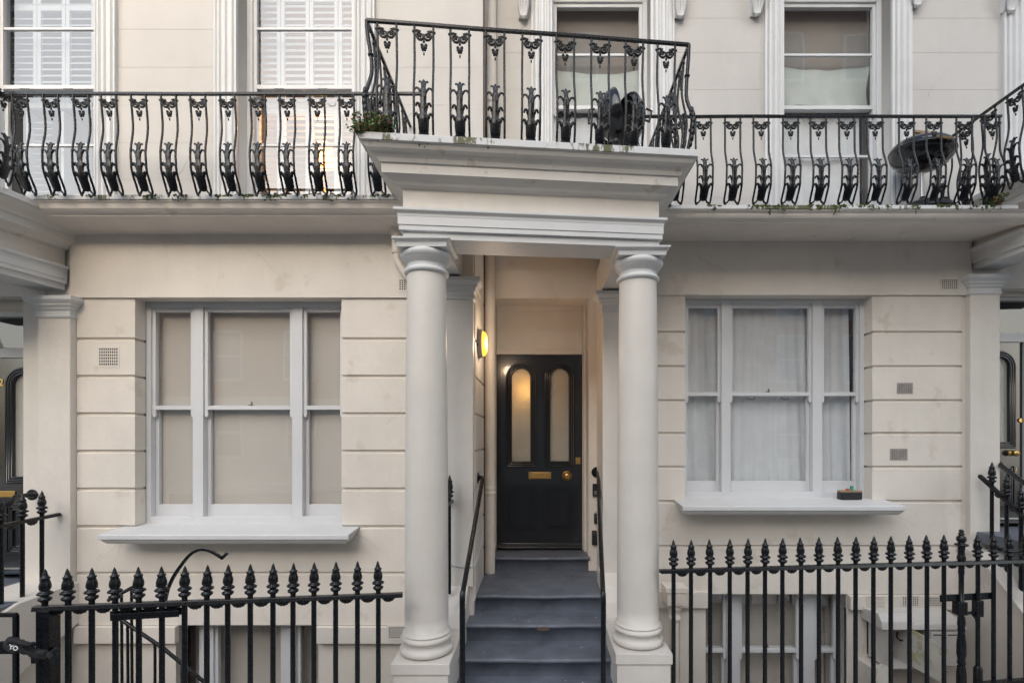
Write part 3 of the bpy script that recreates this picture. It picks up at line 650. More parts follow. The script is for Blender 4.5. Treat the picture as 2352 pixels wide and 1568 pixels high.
# ------------------------------------------------------------------ balcony railings
def spiral(cx, cz, r0, r1, a0, turns, n=22, y=0):
    return [(cx+(r0+(r1-r0)*k/n)*math.cos(a0+2*math.pi*turns*k/n), y, cz+(r0+(r1-r0)*k/n)*math.sin(a0+2*math.pi*turns*k/n)) for k in range(n+1)]
def baluster_mb(H, w, g):
    """one cast panel: two bars, a scroll and pendant at the top, a tiered palm leaf below; g(t) bows it outwards"""
    mb = MB(); n = 20; q = .78
    for s in (-1, 1):
        mb.tube([(s*w, 0, H*(1-k/n)) for k in range(n)]+[(s*(w-.004), 0, H*.025), (s*(w-.012), 0, .0)], .0079, 8)
        mb.ball((s*(w+.004), 0, H*.935), .0105, 1.25, 1, .8, 8, 5)
        c = .0225
        mb.tube([(s*w, 0, H*.935), (s*w*.75, 0, H*.945)]+spiral(s*c, H*.90, .0265, .010, math.pi/2, -s*1.35, 26), [.0074]*2+[.0074-.0024*k/26 for k in range(27)], 7)
        mb.tube([(s*.002, 0, H*.915), (s*.004, 0, H*.885), (s*.016, 0, H*.868), (s*.036, 0, H*.872)], .0068, 7)
        mb.ball((s*c, 0, H*.90), .009, 1, .8, 1, 8, 5)
        for zz, xx, rr in ((.825, .013, .0085), (.805, .010, .009), (.785, .007, .007)): mb.ball((s*xx, -.002, H*zz), rr*1.2, 1.1, .7, 1, 8, 5)
        # palm arms curling out to the bars
        for zt, z0, x0, x1, r in ((.418, .345, .014, w, .0095), (.288, .235, .018, w*.80, .0095), (.200, .135, .026, w, .011)):
            P = [(s*x0*.7, 0, H*z0), (s*x0*1.05, 0, H*(z0+.05)), (s*(x0*1.25), -.002, H*(zt-.03)), (s*(x0+(x1-x0)*.42), -.004, H*zt), (s*(x0+(x1-x0)*.78), -.004, H*(zt-.002)), (s*x1*.97, 0, H*(zt-.022))]
            mb.tube(smooth(P, 4), [r*1.0*(1-.35*k/20) for k in range(21)], 8)
        mb.tube(smooth([(s*.006, 0, H*.43), (s*.012, 0, H*.475), (s*.024, -.002, H*.492), (s*.029, 0, H*.480)], 4), [.008-.0035*k/12 for k in range(13)], 7)
        mb.tube(smooth([(s*.014, 0, H*.06), (s*.026, 0, H*.05), (s*.034, 0, H*.032), (s*(w-.008), 0, H*.022)], 3), .0068, 8)
        mb.ball((s*(w-.010), 0, H*.012), .0095, 1.3, 1, .8, 8, 5)
    mb.ball((0, -.003, H*.855), .008, 1, .8, 1.6, 8, 5); mb.ball((0, -.003, H*.80), .010, 1, .8, 1.5, 8, 5); mb.ball((0, -.003, H*.752), .006, .9, .8, 2.0, 8, 5)
    mb.lathe([(.001, H*.518), (.006, H*.51), (.011, H*.495), (.010, H*.47), (.012, H*.44), (.020, H*.415), (.023, H*.39), (.020, H*.33), (.019, H*.30), (.027, H*.282), (.027, H*.25), (.022, H*.21), (.034, H*.192), (.036, H*.15), (.033, H*.08), (.029, H*.05), (.001, H*.042)], (0, 0, 0), 12, 'z', 1.0, .38)
    return mb.bend(lambda p: (p[0], p[1]-g(1-p[2]/H), p[2]))
def smooth(P, k):
    out = []; n = len(P)
    for i in range(n-1):
        p0, p1, p2, p3 = [Vector(P[max(0, min(n-1, j))]) for j in (i-1, i, i+1, i+2)]
        for m in range(k):
            t = m/k; out.append(tuple(.5*((2*p1)+(p2-p0)*t+(2*p0-5*p1+4*p2-p3)*t*t+(3*p1-p0-3*p2+p3)*t**3)))
    out.append(tuple(P[-1])); return out
def interp(tab):
    def f(t):
        t = max(0, min(1, t))
        for (a, x), (b, y) in zip(tab[:-1], tab[1:]):
            if t <= b:
                k = (t-a)/(b-a); k = k*k*(3-2*k); return x+(y-x)*k
        return tab[-1][1]
    return f
gR = interp([(0, 0), (.35, .002), (.62, .046), (.78, .040), (1, -.022)])
gL = interp([(0, 0), (.33, -.019), (.62, .006), (.74, .0), (1, -.068)])
gP = interp([(0, 0), (.33, -.014), (.64, .022), (.8, .012), (1, -.018)])
gC = {-1: interp([(0, 0), (.4, -.026), (.68, .006), (.8, 0), (1, -.008)]), 1: interp([(0, 0), (.45, -.014), (.7, .018), (.82, .012), (1, -.006)])}
HB = .72
pL = baluster_mb(.735, .0555, gL); pR = baluster_mb(.70, .0615, gR); pP = baluster_mb(.735, .0600, gP)
def railing(name, label, proto, spots, rail_pts, zbase, grp='cast iron balcony railings'):
    t = thing(name, label, 'railing', grp); me = None
    for x, y, a, s in spots:
        if me is None: o = proto.build('baluster', 'black', t); me = o.data
        else:
            o = bpy.data.objects.new('baluster', me); C.objects.link(o); o.parent = t
        o.location = (x, y, zbase); o.rotation_euler = (0, R(random.uniform(-.6, .6)), a+R(random.uniform(-2.5, 2.5))); o.scale = (1, 1, s)
    for pts in rail_pts:
        mb = MB()
        mb.tube([(x, y, z+.004*noise.noise(Vector((x*2, y*2, 3)))) for x, y, z in subdiv(pts, 14)], .0145, 4, True); mb.build('top_rail', 'black', t, .003)
    return t
def subdiv(pts, n):
    out = []
    for a, b in zip(pts[:-1], pts[1:]): out += [tuple(Vector(a)+(Vector(b)-Vector(a))*k/n) for k in range(n)]
    return out+[pts[-1]]
yr = 3.76
uL = [47, 115, 184, 250, 319, 387, 456, 523, 591, 658, 727, 795, 863]
zr = PZ(216, yr)
RL = railing('balcony_railing', 'black scrolled railing on the left balcony in front of the louvred shutters', pL,
             [(PX(u, yr), yr, 0, 1) for u in uL], [[(PX(-8, yr), yr, zr), (-.88, yr, zr)]], zr-.735)
yr2 = 4.05; zr2 = PZ(268, yr2)
uR = [1548, 1614, 1680, 1746, 1812, 1878, 1943, 2009, 2078, 2143, 2211, 2278]
RR = railing('balcony_railing', 'black scrolled railing on the right balcony, in front of the barbecue on a post', pR,
             [(PX(u+2, yr2), yr2, 0, 1) for u in uR], [[(.80, yr2, zr2), (PX(2300, yr2), yr2, zr2)]], 1.871)
# portico railing: front, two returns and corner posts
PR0, PR1 = (-1.095, 3.205), (1.028, 3.405); zp = 2.655
def pf(u):
    # point of the front line seen at image column u
    k = (u-UC)/F; dx, dy = PR1[0]-PR0[0], PR1[1]-PR0[1]
    t = (k*PR0[1]-PR0[0])/(dx-k*dy); return PR0[0]+t*dx, PR0[1]+t*dy
ang = math.atan2(PR1[1]-PR0[1], PR1[0]-PR0[0])
sp = [(*pf(u), ang, 1) for u in (890, 973, 1057, 1138, 1219, 1300, 1378, 1456, 1531)]
sp += [(PR0[0], y, R(-90), 1) for y in (3.40, 3.63, 3.86, 4.09)]+[(PR1[0], y, R(90), 1) for y in (3.58, 3.80, 4.03, 4.26, 4.49)]
RP = railing('balcony_railing', 'black scrolled railing round the portico roof, rising above the moss and weeds', pP, sp,
             [[(PR0[0], YL, zp), (PR0[0], PR0[1], zp)], [(PR0[0], PR0[1], zp), (PR1[0], PR1[1], zp)], [(PR1[0], PR1[1], zp), (PR1[0], YR, zp)]], zp-.735)
for (x, y), sx in ((PR0, -1), (PR1, 1)):
    mb = MB(); P = []
    for k in range(19):
        t = k/18; e = gC[sx](t); P.append((x+sx*e, y-e, zp-t*.735))
    mb.tube(P, .0125, 8)
    for t in (.28, .66, .8): e = gC[sx](t); mb.ball((x+sx*e, y-e, zp-t*.735), .02, 1, 1, .7)
    mb.build('corner_post', 'black', RP)
    lf = MB()
    for k in range(7):
        t = .62+.05*k; e = gC[sx](t)+.006; lf.ball((x+sx*e, y-e, zp-t*.735), .024-.0022*abs(k-3), .8, .8, 1.5, 8, 6)
    lf.build('corner_leaf', 'black', RP)
# neighbours' returns
xr = 3.675
RN = railing('balcony_railing', 'black railing return of the right neighbour, sloping into the upper right corner', pP,
             [(xr, y, R(-90), 1) for y in (3.86, 4.08, 4.30, 4.52)], [[(xr, 3.3, 2.65), (xr, YR, 2.65)]], 1.92)
RM = railing('balcony_railing', 'sliver of the left neighbour railing at the left frame edge', pP,
             [(-4.03, y, R(90), 1) for y in (3.55, 3.78)], [[(-4.04, 3.2, 2.64), (-4.06, 3.74, 2.64)]], 1.905)

# ------------------------------------------------------------------ area railings with spear heads
SPEAR = [(.0155, 0), (.0150, .022), (.019, .028), (.030, .036), (.033, .043), (.030, .050), (.018, .056), (.020, .062), (.036, .070), (.038, .076), (.030, .084), (.019, .090), (.026, .100), (.0285, .112), (.0275, .126), (.023, .142), (.0195, .152), (.022, .160), (.024, .166), (.016, .170), (.0125, .182), (.008, .200), (.0015, .215)]
def shell(mb, cx, z, w=.042, h=.034):
    n = 14; v = [(cx, -.006, z), (cx, .006, z)]
    ring = []
    for k in range(n+1):
        a = math.pi+math.pi*k/n; rr = 1+.06*math.cos(k*math.pi); ring.append((cx+w*rr*math.cos(a), z+h*rr*math.sin(a)))
    vs = [(cx, -.012, z), (cx, .012, z)]+[(x, -.005-(.003 if k % 2 else 0), zz) for k, (x, zz) in enumerate(ring)]+[(x, .005, zz) for x, zz in ring]
    m = n+1; fs = []
    for k in range(n): fs += [[0, 2+k, 3+k], [1, 3+m+k, 2+m+k], [2+k, 2+m+k, 3+m+k, 3+k]]
    mb.add(vs, fs)
spear_me = None; bar_me = {}
def spear_fence(name, label, pts, zlo, grp, skip=(), rail=None, shells=True, railm=.014, tip_s=1):
    """pts = (x, y, zrail) of every bar, in order; rail = explicit end points"""
    global spear_me
    t = thing(name, label, 'railing', grp)
    a, b = (Vector(rail[0]), Vector(rail[1])) if rail else (Vector(pts[0]), Vector(pts[-1]))
    d = (b-a).normalized(); mb = MB()
    nrm = Vector((-d.y, d.x, 0)).normalized()*.026; up = Vector((0, 0, .013))
    sec = [nrm*-1-up, nrm*-.7+up, nrm*.7+up, nrm-up]
    vs = [a+s for s in sec]+[b+s for s in sec]; mb.add(vs, [[0, 1, 5, 4], [1, 2, 6, 5], [2, 3, 7, 6], [3, 0, 4, 7], [3, 2, 1, 0], [4, 5, 6, 7]])
    r = mb.build('top_rail', 'black', t, .003)
    ang = math.atan2(d.y, d.x)
    for i, (x, y, z) in enumerate(pts):
        if i in skip: continue
        h = round(z-(zlo[i] if isinstance(zlo, list) else zlo), 3)
        if h not in bar_me:
            o = MB().lathe([(.0155, -h), (.0155, 0)], (0, 0, 0), 12).build('bar', 'black', t); bar_me[h] = o.data
        else: o = bpy.data.objects.new('bar', bar_me[h]); C.objects.link(o); o.parent = t
        o.location = (x, y, z)
        if spear_me is None:
            mb = MB().lathe(SPEAR, (0, 0, .008), 16)
            for k in range(4):
                a_ = k*math.pi/2
                for zz, rr, sz in ((.112, .021, .008), (.140, .0165, .0065)): mb.ball((rr*math.cos(a_), rr*math.sin(a_), zz), sz, 1, 1, 1.3, 8, 5)
            s = mb.build('spear_head', 'black', o); spear_me = s.data
        else: s = bpy.data.objects.new('spear_head', spear_me); C.objects.link(s); s.parent = o
        s.scale = (tip_s, tip_s, tip_s); s.rotation_euler = (R(random.uniform(-1.2, 1.2)), R(random.uniform(-1.6, 1.6)), random.random()*6)
    if shells:
        P = list(pts)
        P2 = P+[tuple(Vector(P[-1])+(Vector(P[-1])-Vector(P[-2])))]
        for (x, y, z), (x2, y2, z2) in zip(P2[:-1], P2[1:]):
            mb = MB(); shell(mb, 0, 0); o = mb.build('shell_ornament', 'black', t); o.location = ((x+x2)/2, (y+y2)/2, (z+z2)/2-.008); o.rotation_euler = (0, 0, math.atan2(y2-y, x2-x))
    return t
def line_pts(us, uA, dA, zA, uB, dB, zB):
    xA, xB = PX(uA, dA), PX(uB, dB); out = []
    for u in us:
        k = (u-UC)/F; dx, dy = xB-xA, dB-dA; t = (k*dA-xA)/(dx-k*dy); out.append((xA+t*dx, dA+t*dy, zA+t*(zB-zA)))
    return out
uF = [103, 157, 211, 265, 319, 372, 424, 475, 523, 575, 627, 673, 721, 771, 821, 869]
e = line_pts([78, 925], 103, 2.875, -.9875, 925, 3.24, -1.027)
FL = spear_fence('area_railing', 'black spear-topped railing left of the portico with a square corner post', line_pts(uF, 103, 2.875, -.9875, 925, 3.24, -1.027), -2.1, 'spear railings along the pavement', rail=e)
uG = [1547, 1587, 1631, 1676, 1717, 1757, 1797, 1840, 1881, 1925, 1965, 2006, 2046, 2089, 2129, 2168, 2208, 2246, 2282, 2319, 2356]
ptsG = line_pts(uG, 1520, 3.57, -.9655, 2352, 4.0, -1.0); e = line_pts([1516, 2375], 1520, 3.57, -.9655, 2352, 4.0, -1.0)
FR = spear_fence('area_railing', 'black spear-topped railing right of the portico with a round gate post and lock', ptsG, -2.1, 'spear railings along the pavement', rail=e, skip=(16,))
# corner post and clamp of the left railing
x, y, z = line_pts([108], 103, 2.875, -.9875, 925, 3.24, -1.027)[0]
MB().box(x-.037, x+.037, y-.03, y+.045, -2.1, z-.01).build('corner_post', 'black', FL, .003)
MB().box(x-.075, x-.037, y-.02, y+.02, PZ(1520, y), PZ(1497, y)).build('gate_keep', 'black', FL, .003)
p1, p2 = line_pts([249, 414], 103, 2.875, -.9875, 925, 3.24, -1.027)
def flatbar(name, p1, p2, z0, z1, parent, off=-.025, th=.012, bolts=()):
    a, b = Vector((p1[0], p1[1], 0)), Vector((p2[0], p2[1], 0)); d = (b-a).normalized(); n_ = Vector((-d.y, d.x, 0))
    if n_.y > 0: n_ = -n_
    a2, b2 = a-n_*off, b-n_*off; vs = []
    for p in (a2, b2):
        for q, zz in ((0, z0), (th, z0), (th, z1), (0, z1)): vs.append((p.x+n_.x*q, p.y+n_.y*q, zz))
    mb = MB().add(vs, [[0, 1, 2, 3], [7, 6, 5, 4], [0, 4, 5, 1], [1, 5, 6, 2], [2, 6, 7, 3], [3, 7, 4, 0]])
    for bx, by, bz in bolts: mb.ball((bx+n_.x*(th-off), by+n_.y*(th-off), bz), .010, 1, .8, 1, 10, 6)
    return mb.build(name, 'black', parent, .0015)
bl = line_pts([265, 319, 372], 103, 2.875, -.9875, 925, 3.24, -1.027)
zc0 = -1.055
flatbar('clamp_plate', p1, p2, zc0-.022, zc0+.022, FL, .02, .008, [(q[0], q[1], zc0) for q in bl])
p1, p2 = line_pts([262, 418], 103, 2.875, -.9875, 925, 3.24, -1.027)
flatbar('clamp_plate', p1, p2, zc0-.018, zc0+.02, FL, -.03, .008)
# gate parts of the right railing
x, y, z = ptsG[16]
MB().lathe([(.016, z), (.027, z+.02), (.031, z+.035), (.028, z+.05), (.024, z+.06), (.022, z+.09), (.026, z+.125), (.03, z+.13), (.044, z+.136), (.046, z+.145), (.03, z+.152), (.02, z+.158), (.03, z+.17), (.034, z+.185), (.03, z+.202), (.018, z+.212), (.016, z+.218), (.022, z+.222), (.023, z+.228), (.012, z+.234), (.016, z+.24), (.018, z+.248), (.012, z+.258), (.001, z+.262)], (x, y, 0), 20).build('gate_post_finial', 'black', FR)
mb = MB(); pr = []
zz = z-.01
for dz, r in ((0, .02), (.03, .022), (.04, .018), (.06, .021), (.09, .0175), (.34, .0175), (.345, .026), (.37, .026), (.375, .020), (.40, .018), (.42, .025), (.47, .028), (.5, .022), (.51, .027), (.53, .022), (.56, .025), (.62, .031), (.70, .032), (.75, .024), (.76, .029), (.775, .029), (.785, .022), (.80, .027), (.86, .033), (1.1, .033)): pr.append((r, zz-dz))
mb.lathe(pr, (x, y, 0), 20).build('gate_post', 'black', FR)
a, b = line_pts([2164, 2288], 1520, 3.57, -.9655, 2352, 4.0, -1.0)
za = PZ(1369.5, 3.95)
bb = [ptsG[i] for i in (15, 16, 17)]
flatbar('clamp_plate', a, b, za-.026, za+.026, FR, .022, .010, [(q[0]+.03, q[1], za) for q in bb])
x, y, z = ptsG[16]
MB().box(x-.052, x+.028, y-.03, y+.03, PZ(1410, y), za-.024).build('gate_lock', 'black', FR, .006)
x2, y2, _ = ptsG[17]
mb = MB().box(x2-.03, x2+.028, y2-.024, y2+.024, PZ(1414, y2), za-.022); mb.tube([(x+.03, y, PZ(1408, y)), (x2-.05, y2, PZ(1406, y2)), (x2-.01, y2, PZ(1420, y2)), (x2, y2, PZ(1440, y2))], .013, 6); mb.build('lock_keep', 'black', FR, .004)
a, b = line_pts([2236, 2375], 1520, 3.57, -.9655, 2352, 4.0, -1.0)
flatbar('bottom_rail', a, b, PZ(1562, 4.0), PZ(1551, 4.0), FR, -.02, .05)
MB().lathe([(.03, -2.1), (.03, -1.83), (.02, -1.81)], (x2, y2, 0), 14).build('hinge_socket', 'black', FR)

# fence flights on the neighbours' cheek walls
pts = [(-4.05, yy, -.672+(4.09-yy)*-.04) for yy in (4.09, 3.935, 3.78, 3.62)]
FN = spear_fence('stair_railing', 'short black spear railing on the left neighbour step wall, below its brass letter plate', pts, -1.27, 'spear railings beside the neighbouring steps', rail=((-4.05, 4.235, -.664), (-4.05, 3.5, -.69)))
pts = []; zl_ = []
for yy in (4.52, 4.378, 4.248, 4.11): pts.append((4.10, yy, -.386-(4.62-yy)*.735)); zl_.append(-1.0-(4.62-yy)*.95)
FM = spear_fence('stair_railing', 'black spear railing stepping down beside the right neighbour door', pts, zl_, 'spear railings beside the neighbouring steps', rail=((4.10, 4.64, -.372), (4.10, 4.0, -.842)))
pts = [(-.728, 4.12, -.545), (-.728, 3.97, -.545)]
FK = spear_fence('stair_railing', 'narrow black spear railing half hidden behind the left column', pts, -1.3, 'spear railings beside the neighbouring steps', rail=((-.728, 4.20, -.545), (-.728, 3.80, -.545)))

# neighbours' step walls and their handrails
SW = thing('step_wall', 'cream wall curving down beside the left neighbour steps', 'wall', 'step walls of the neighbours')
MB().prism([(4.31, -1.255), (4.0, -1.262), (3.80, -1.272), (3.68, -1.31), (3.58, -1.40), (3.45, -1.55), (3.2, -1.76), (2.95, -1.95), (2.9, -2.12), (3.1, -2.12), (3.79, -1.83), (4.21, -1.645), (4.31, -1.60)], -4.45, -3.94, 'x').build('coping', 'column', SW, .008)
MB().prism([(4.30, -1.60), (4.21, -1.65), (3.79, -1.84), (3.1, -2.13), (3.1, -4.2), (4.30, -4.2)], -4.45, -4.02, 'x').build('wall_face', 'stucco', SW)
SX = thing('step_wall', 'cream wall with a coping sloping down beside the right neighbour steps, over a dark arch', 'wall', 'step walls of the neighbours')
cw = plate('wall_face', 'stucco', [(3.2, -4.2), (YR, -4.2), (YR, -1.06), (4.52, -1.06), (4.40, -1.17), (4.12, -1.43), (3.6, -1.9), (3.2, -2.1)], [[(4.45, -4.1)]+[(4.02+.43*math.cos(math.pi*k/16), -2.42+.43*math.sin(math.pi*k/16)) for k in range(17)]+[(3.59, -4.1)]], 0, .22, SX)
cw.matrix_world = Matrix.Translation((3.98, 0, 0)) @ Matrix(((0, 1, 0, 0), (1, 0, 0, 0), (0, 0, 1, 0), (0, 0, 0, 1)))
MB().prism([(YR, -1.05), (4.52, -1.05), (4.40, -1.16), (4.12, -1.42), (3.6, -1.89), (3.6, -1.93), (4.12, -1.455), (4.41, -1.195), (4.53, -1.09), (YR, -1.09)], 3.965, 4.45, 'x').build('coping', 'column', SX, .004)
MB().box(4.45, 4.5, 3.3, YR, -4.2, -1.6).build('vault_back', 'dark', SX)
H3 = thing('handrail', 'short black handrail bracket beside the left neighbour brass letter plate', 'handrail', 'handrails of the neighbouring steps')
m_ = MB().tube(smooth([(PX(74, 4.2), 4.235, PZ(1136, 4.23)), (PX(66, 4.2), 4.15, PZ(1136, 4.2)), (PX(40, 4.1), 4.08, PZ(1141, 4.1)), (PX(14, 4.0), 3.98, PZ(1160, 4.0)), (-4.50, 3.7, -.60)], 5), .0185, 10); m_.build('rail', 'black', H3)
m_ = MB(); m_.lathe([(.046, 0), (.046, -.01), (.024, -.016), (.022, -.03)], (PX(73, 4.235), 4.243, PZ(1136, 4.235)), 18, 'y'); m_.build('wall_flange', 'black', H3)
H4 = thing('handrail', 'black tubular handrail crossing in front of the right neighbour door', 'handrail', 'handrails of the neighbouring steps')
MB().tube([(PX(2296, 4.72), 4.72, PZ(1064, 4.72)), (PX(2300, 4.68), 4.68, PZ(1070, 4.68)), (PX(2365, 4.3), 4.3, PZ(1118, 4.3))], .021, 10).build('rail', 'black', H4)

# ------------------------------------------------------------------ pipes
P1 = thing('drainpipe', 'cream drainpipe standing beside the door frame under the portico', 'drainpipe', 'drainpipes')
px, py = -.487, 5.09
mb = MB().lathe([(.054, -1.392), (.054, 1.9)], (px, py, 0), 28); mb.build('pipe', 'pipe', P1)
mb = MB().lathe([(.055, -.60), (.060, -.597), (.060, -.565), (.055, -.562), (.055, -.555), (.060, -.552), (.060, -.515), (.055, -.512)], (px, py, 0), 28)
mb.box(px-.11, px, py-.045, py-.033, -.60+.03, -.60+.055); mb.build('pipe_bracket', 'pipe', P1)
P2 = thing('drainpipe', 'cream drainpipe with a ringed collar on the upper wall behind the portico railing', 'drainpipe', 'drainpipes')
px, py = PX(1126.5, 4.66), 4.66
MB().lathe([(.053, 1.90), (.053, 4.9)], (px, py, 0), 28).build('pipe', 'pipe', P2)
mb = MB()
for v0, v1 in ((232, 241), (248, 254), (262, 283)): mb.lathe([(.054, PZ(v1, py)), (.058, PZ(v1, py)+.004), (.058, PZ(v0, py)-.004), (.054, PZ(v0, py))], (px, py, 0), 28)
mb.build('pipe_collar', 'pipe', P2)
P3 = thing('service_pipe', 'thin dark brown pipe rising beside the upper drainpipe', 'pipe', 'thin service pipes')
MB().lathe([(.010, 1.93), (.010, 4.9)], (-.461, 4.315, 0), 10).build('pipe', 'brown', P3)
P4 = thing('service_pipe', 'thin dark brown pipe in the porch corner behind the bulkhead light', 'pipe', 'thin service pipes')
MB().lathe([(.011, -1.39), (.011, 1.9)], (-.534, 5.0, 0), 10).build('pipe', 'brown', P4)
P5 = thing('drainpipe', 'cream cranked waste pipe dropping behind the left column capital', 'drainpipe', 'drainpipes')
q = 4.20
MB().tube(smooth([(PX(912, q), q, 1.75), (PX(912, q), q, PZ(585, q)), (PX(915, q), q, PZ(603, q)), (PX(945, q), q, PZ(645, q)), (PX(985, q), q, PZ(690, q))], 5), .031, 14).build('pipe', 'pipe', P5)
MB().lathe([(.038, PZ(582, q)), (.040, PZ(570, q)), (.040, PZ(548, q)), (.052, PZ(540, q)), (.055, 1.73)], (PX(911, q), q, 0), 16).build('pipe_socket', 'pipe', P5)
P6 = thing('drainpipe', 'cream basement drainpipe with a moulded hopper behind the railing beside the right column', 'drainpipe', 'drainpipes')
px, py = PX(1549, 4.6), 4.60
MB().lathe([(.040, -4.2), (.040, -1.62)], (px, py, 0), 20).build('pipe', 'pipe', P6)
mb = MB().lathe([(.045, -1.70), (.058, -1.68), (.058, -1.66), (.050, -1.65), (.05, -1.60), (.066, -1.58), (.066, -1.555), (.05, -1.54)], (px, py, 0), 20)
mb.box(px-.085, px+.085, py-.08, py+.08, -1.54, -1.42).box(px-.10, px+.10, py-.09, py+.09, -1.42, -1.37)
for k in range(4): mb.box(px-.045+k*.028, px-.033+k*.028, py-.088, py-.078, -1.52, -1.44)
mb.build('hopper', 'pipe', P6, .004)
CB = MB().tube(smooth([(PX(1030, 4.2), 4.195, PZ(1292, 4.2)), (-.70, 4.21, -1.09), (-.56, 4.205, -1.10), (-.535, 4.30, -1.09), (-.53, 4.6, -1.02), (-.53, 4.85, -.93)], 5), .005, 6).build('cable', 'white')
tag(CB, 'thin white cable clipped round the foot of the left porch pilaster', 'cable')

# ------------------------------------------------------------------ bulkhead light
BL = thing('bulkhead_light', 'round lit bulkhead light glowing amber on the porch wall beside the door', 'light')
c = (LX1+.008, 4.55, PZ(789.5, 4.55))
MB().lathe([(.112, -.01), (.130, -.005), (.132, .022), (.126, .034), (.112, .036)], c, 36, 'x').build('housing', 'fitting', BL)
MB().lathe([(.118, .034), (.120, .040), (.118, .046), (.110, .044)], c, 36, 'x').build('trim_ring', 'white', BL)
MB().lathe([(.112, .036), (.112, .050), (.106, .062), (.092, .072), (.076, .077)], c, 36, 'x').build('diffuser_rim', 'lampglow', BL)
MB().lathe([(.076, .077), (.05, .081), (.02, .084), (.001, .0845)], c, 36, 'x').build('diffuser', 'lampcore', BL)
MB().lathe([(.010, 0), (.008, .004), (.001, .005)], (c[0]+.012, c[1]-.136, c[2]-.03), 10, 'y').build('fixing_screw', 'brown', BL)
pl = bpy.data.lights.new('bulkhead_bulb', 'POINT'); pl.energy = 1.7; pl.color = (1, .78, .55); pl.shadow_soft_size = .06
po = bpy.data.objects.new('bulkhead_bulb', pl); C.objects.link(po); po.location = (c[0]+.16, c[1], c[2]); po.parent = BL
hl = bpy.data.lights.new('hall_bulb', 'POINT'); hl.energy = 2.6; hl.color = (1, .60, .20); hl.shadow_soft_size = .05
ho = bpy.data.objects.new('hall_bulb', hl); C.objects.link(ho); ho.location = (-.13, 5.68, .53)
HLm = thing('hall_lamp', 'warm hall lamp glowing behind the left glass of the central door', 'light')
MB().ball((-.13, 5.70, .56), .035).build('globe', 'tablelamp', HLm); ho.parent = HLm

# ------------------------------------------------------------------ entry boxes
for k, (v0, v1, u0, u1, kind, lab) in enumerate(((1110, 1139, 1360.5, 1376, 'box', 'flat black entry box, topmost of the three beside the right handrail'),
                                         (1178, 1201, 1364, 1378, 'dome', 'small rounded black key safe, middle of the three beside the right handrail'),
                                         (1217, 1249, 1359, 1376, 'safe', 'large black key safe with a hooded top, lowest of the three beside the right handrail'))):
    t = thing('key_safe' if kind != 'box' else 'entry_box', lab, 'key safe' if kind != 'box' else 'entry box', 'black boxes beside the door')
    x0, x1, z0, z1 = PX(u0, YB), PX(u1, YB), PZ(v1, YB), PZ(v0, YB)
    if kind == 'box': MB().box(x0, x1, YB-.03, YB, z0, z1).build('case', 'plastic', t, .006); MB().box(x0+.015, x1-.015, YB-.033, YB-.029, z0+.02, z0+.06).build('button', 'steel', t)
    else:
        w = x1-x0; MB().prism([(YB, z0), (YB-.045, z0), (YB-.05, z0+.02), (YB-.04, z1-.03), (YB-.02, z1), (YB, z1)], x0, x1, 'x').build('case', 'plastic', t, .008)
        MB().prism([(YB-.047, z0+.01), (YB-.056, z0+.015), (YB-.05, z1-.04), (YB-.041, z1-.035)], x0+.012, x1-.012, 'x').build('cover', 'plastic', t, .004)
        if kind == 'dome': MB().tube([(x0+.015, YB-.02, z1-.005), (x0+.018, YB-.02, z1+.02), (x1-.018, YB-.02, z1+.02), (x1-.015, YB-.02, z1-.005)], .005, 8).build('shackle', 'steel', t)

# ------------------------------------------------------------------ blinds, shutters, curtains
def folds(name, m, x0, x1, z0, z1, y, amp, n, parent=None, fn=None, nx=90, nz=14):
    mb = MB(); vs = []
    for j in range(nz+1):
        for i in range(nx+1):
            s, t = i/nx, j/nz; x = x0+(x1-x0)*s; z = z1+(z0-z1)*t; yy = y+amp*math.sin(s*n*2*math.pi+1.3*math.sin(t*2+s*3))*(.5+.5*t)+amp*.6*noise.noise(Vector((s*n*1.3, t*2, 5+x)))
            if fn: x, yy, z = fn(s, t, x, yy, z)
            vs.append((x, yy, z))
    m_ = nx+1; mb.add(vs, [[j*m_+i, j*m_+i+1, (j+1)*m_+i+1, (j+1)*m_+i] for j in range(nz) for i in range(nx)], True)
    return mb.build(name, m, parent)
yb_ = YL+.228
def blind(x0, x1, z0, z1, y, lab, grp='flat blinds'):
    t = thing('roller_blind', lab, 'blind', grp); folds('blind_fabric', 'blind', x0, x1, z0, z1, y, .0015, 1.2, t, nx=20, nz=8)
    MB().box(x0, x1, y-.006, y+.006, z0-.02, z0).build('bottom_bar', 'white', t)
    return t
blind(-3.47, -3.06, -.75, 1.16, yb_, 'beige blind behind the narrow left light of the ground floor window beneath the left balcony')
blind(-2.98, -2.14, -.75, 1.16, yb_, 'wide beige blind behind the centre light of the ground floor window beneath the left balcony')
blind(-2.10, -1.60, -.75, 1.16, yb_, 'beige blind behind the narrow right light of the ground floor window beneath the left balcony')
blind(BWL[0]-.02, BWL[1]+.1, -3.3, -1.6, YL+.30, 'beige blind in the basement window behind the left railing')
def fall(s, t, x, y, z):
    return (x+.10*t*(s-.5)*math.sin(s*9), y, z)
for a, b, lab in ((1.42, 1.80, 'net curtain behind the narrow left light of the right ground floor window'), (1.85, 2.70, 'wide gathered net curtain behind the centre light of the right ground floor window'), (2.75, 3.10, 'net curtain pulled aside in the narrow right light of the right ground floor window')):
    t = thing('net_curtain', lab, 'curtain', 'net curtains of the right ground floor window')
    folds('net_fabric', 'net', a, b, -.58, 1.30, YR+.25, .009, 11*(b-a), t, fall, nx=int(220*(b-a)), nz=20)
    MB().tube([(a, YR+.30, 1.305), (b, YR+.30, 1.305)], .006, 6).build('curtain_wire', 'white', t)
t = thing('curtain', 'dull beige curtain in the basement window behind the right railing', 'curtain')
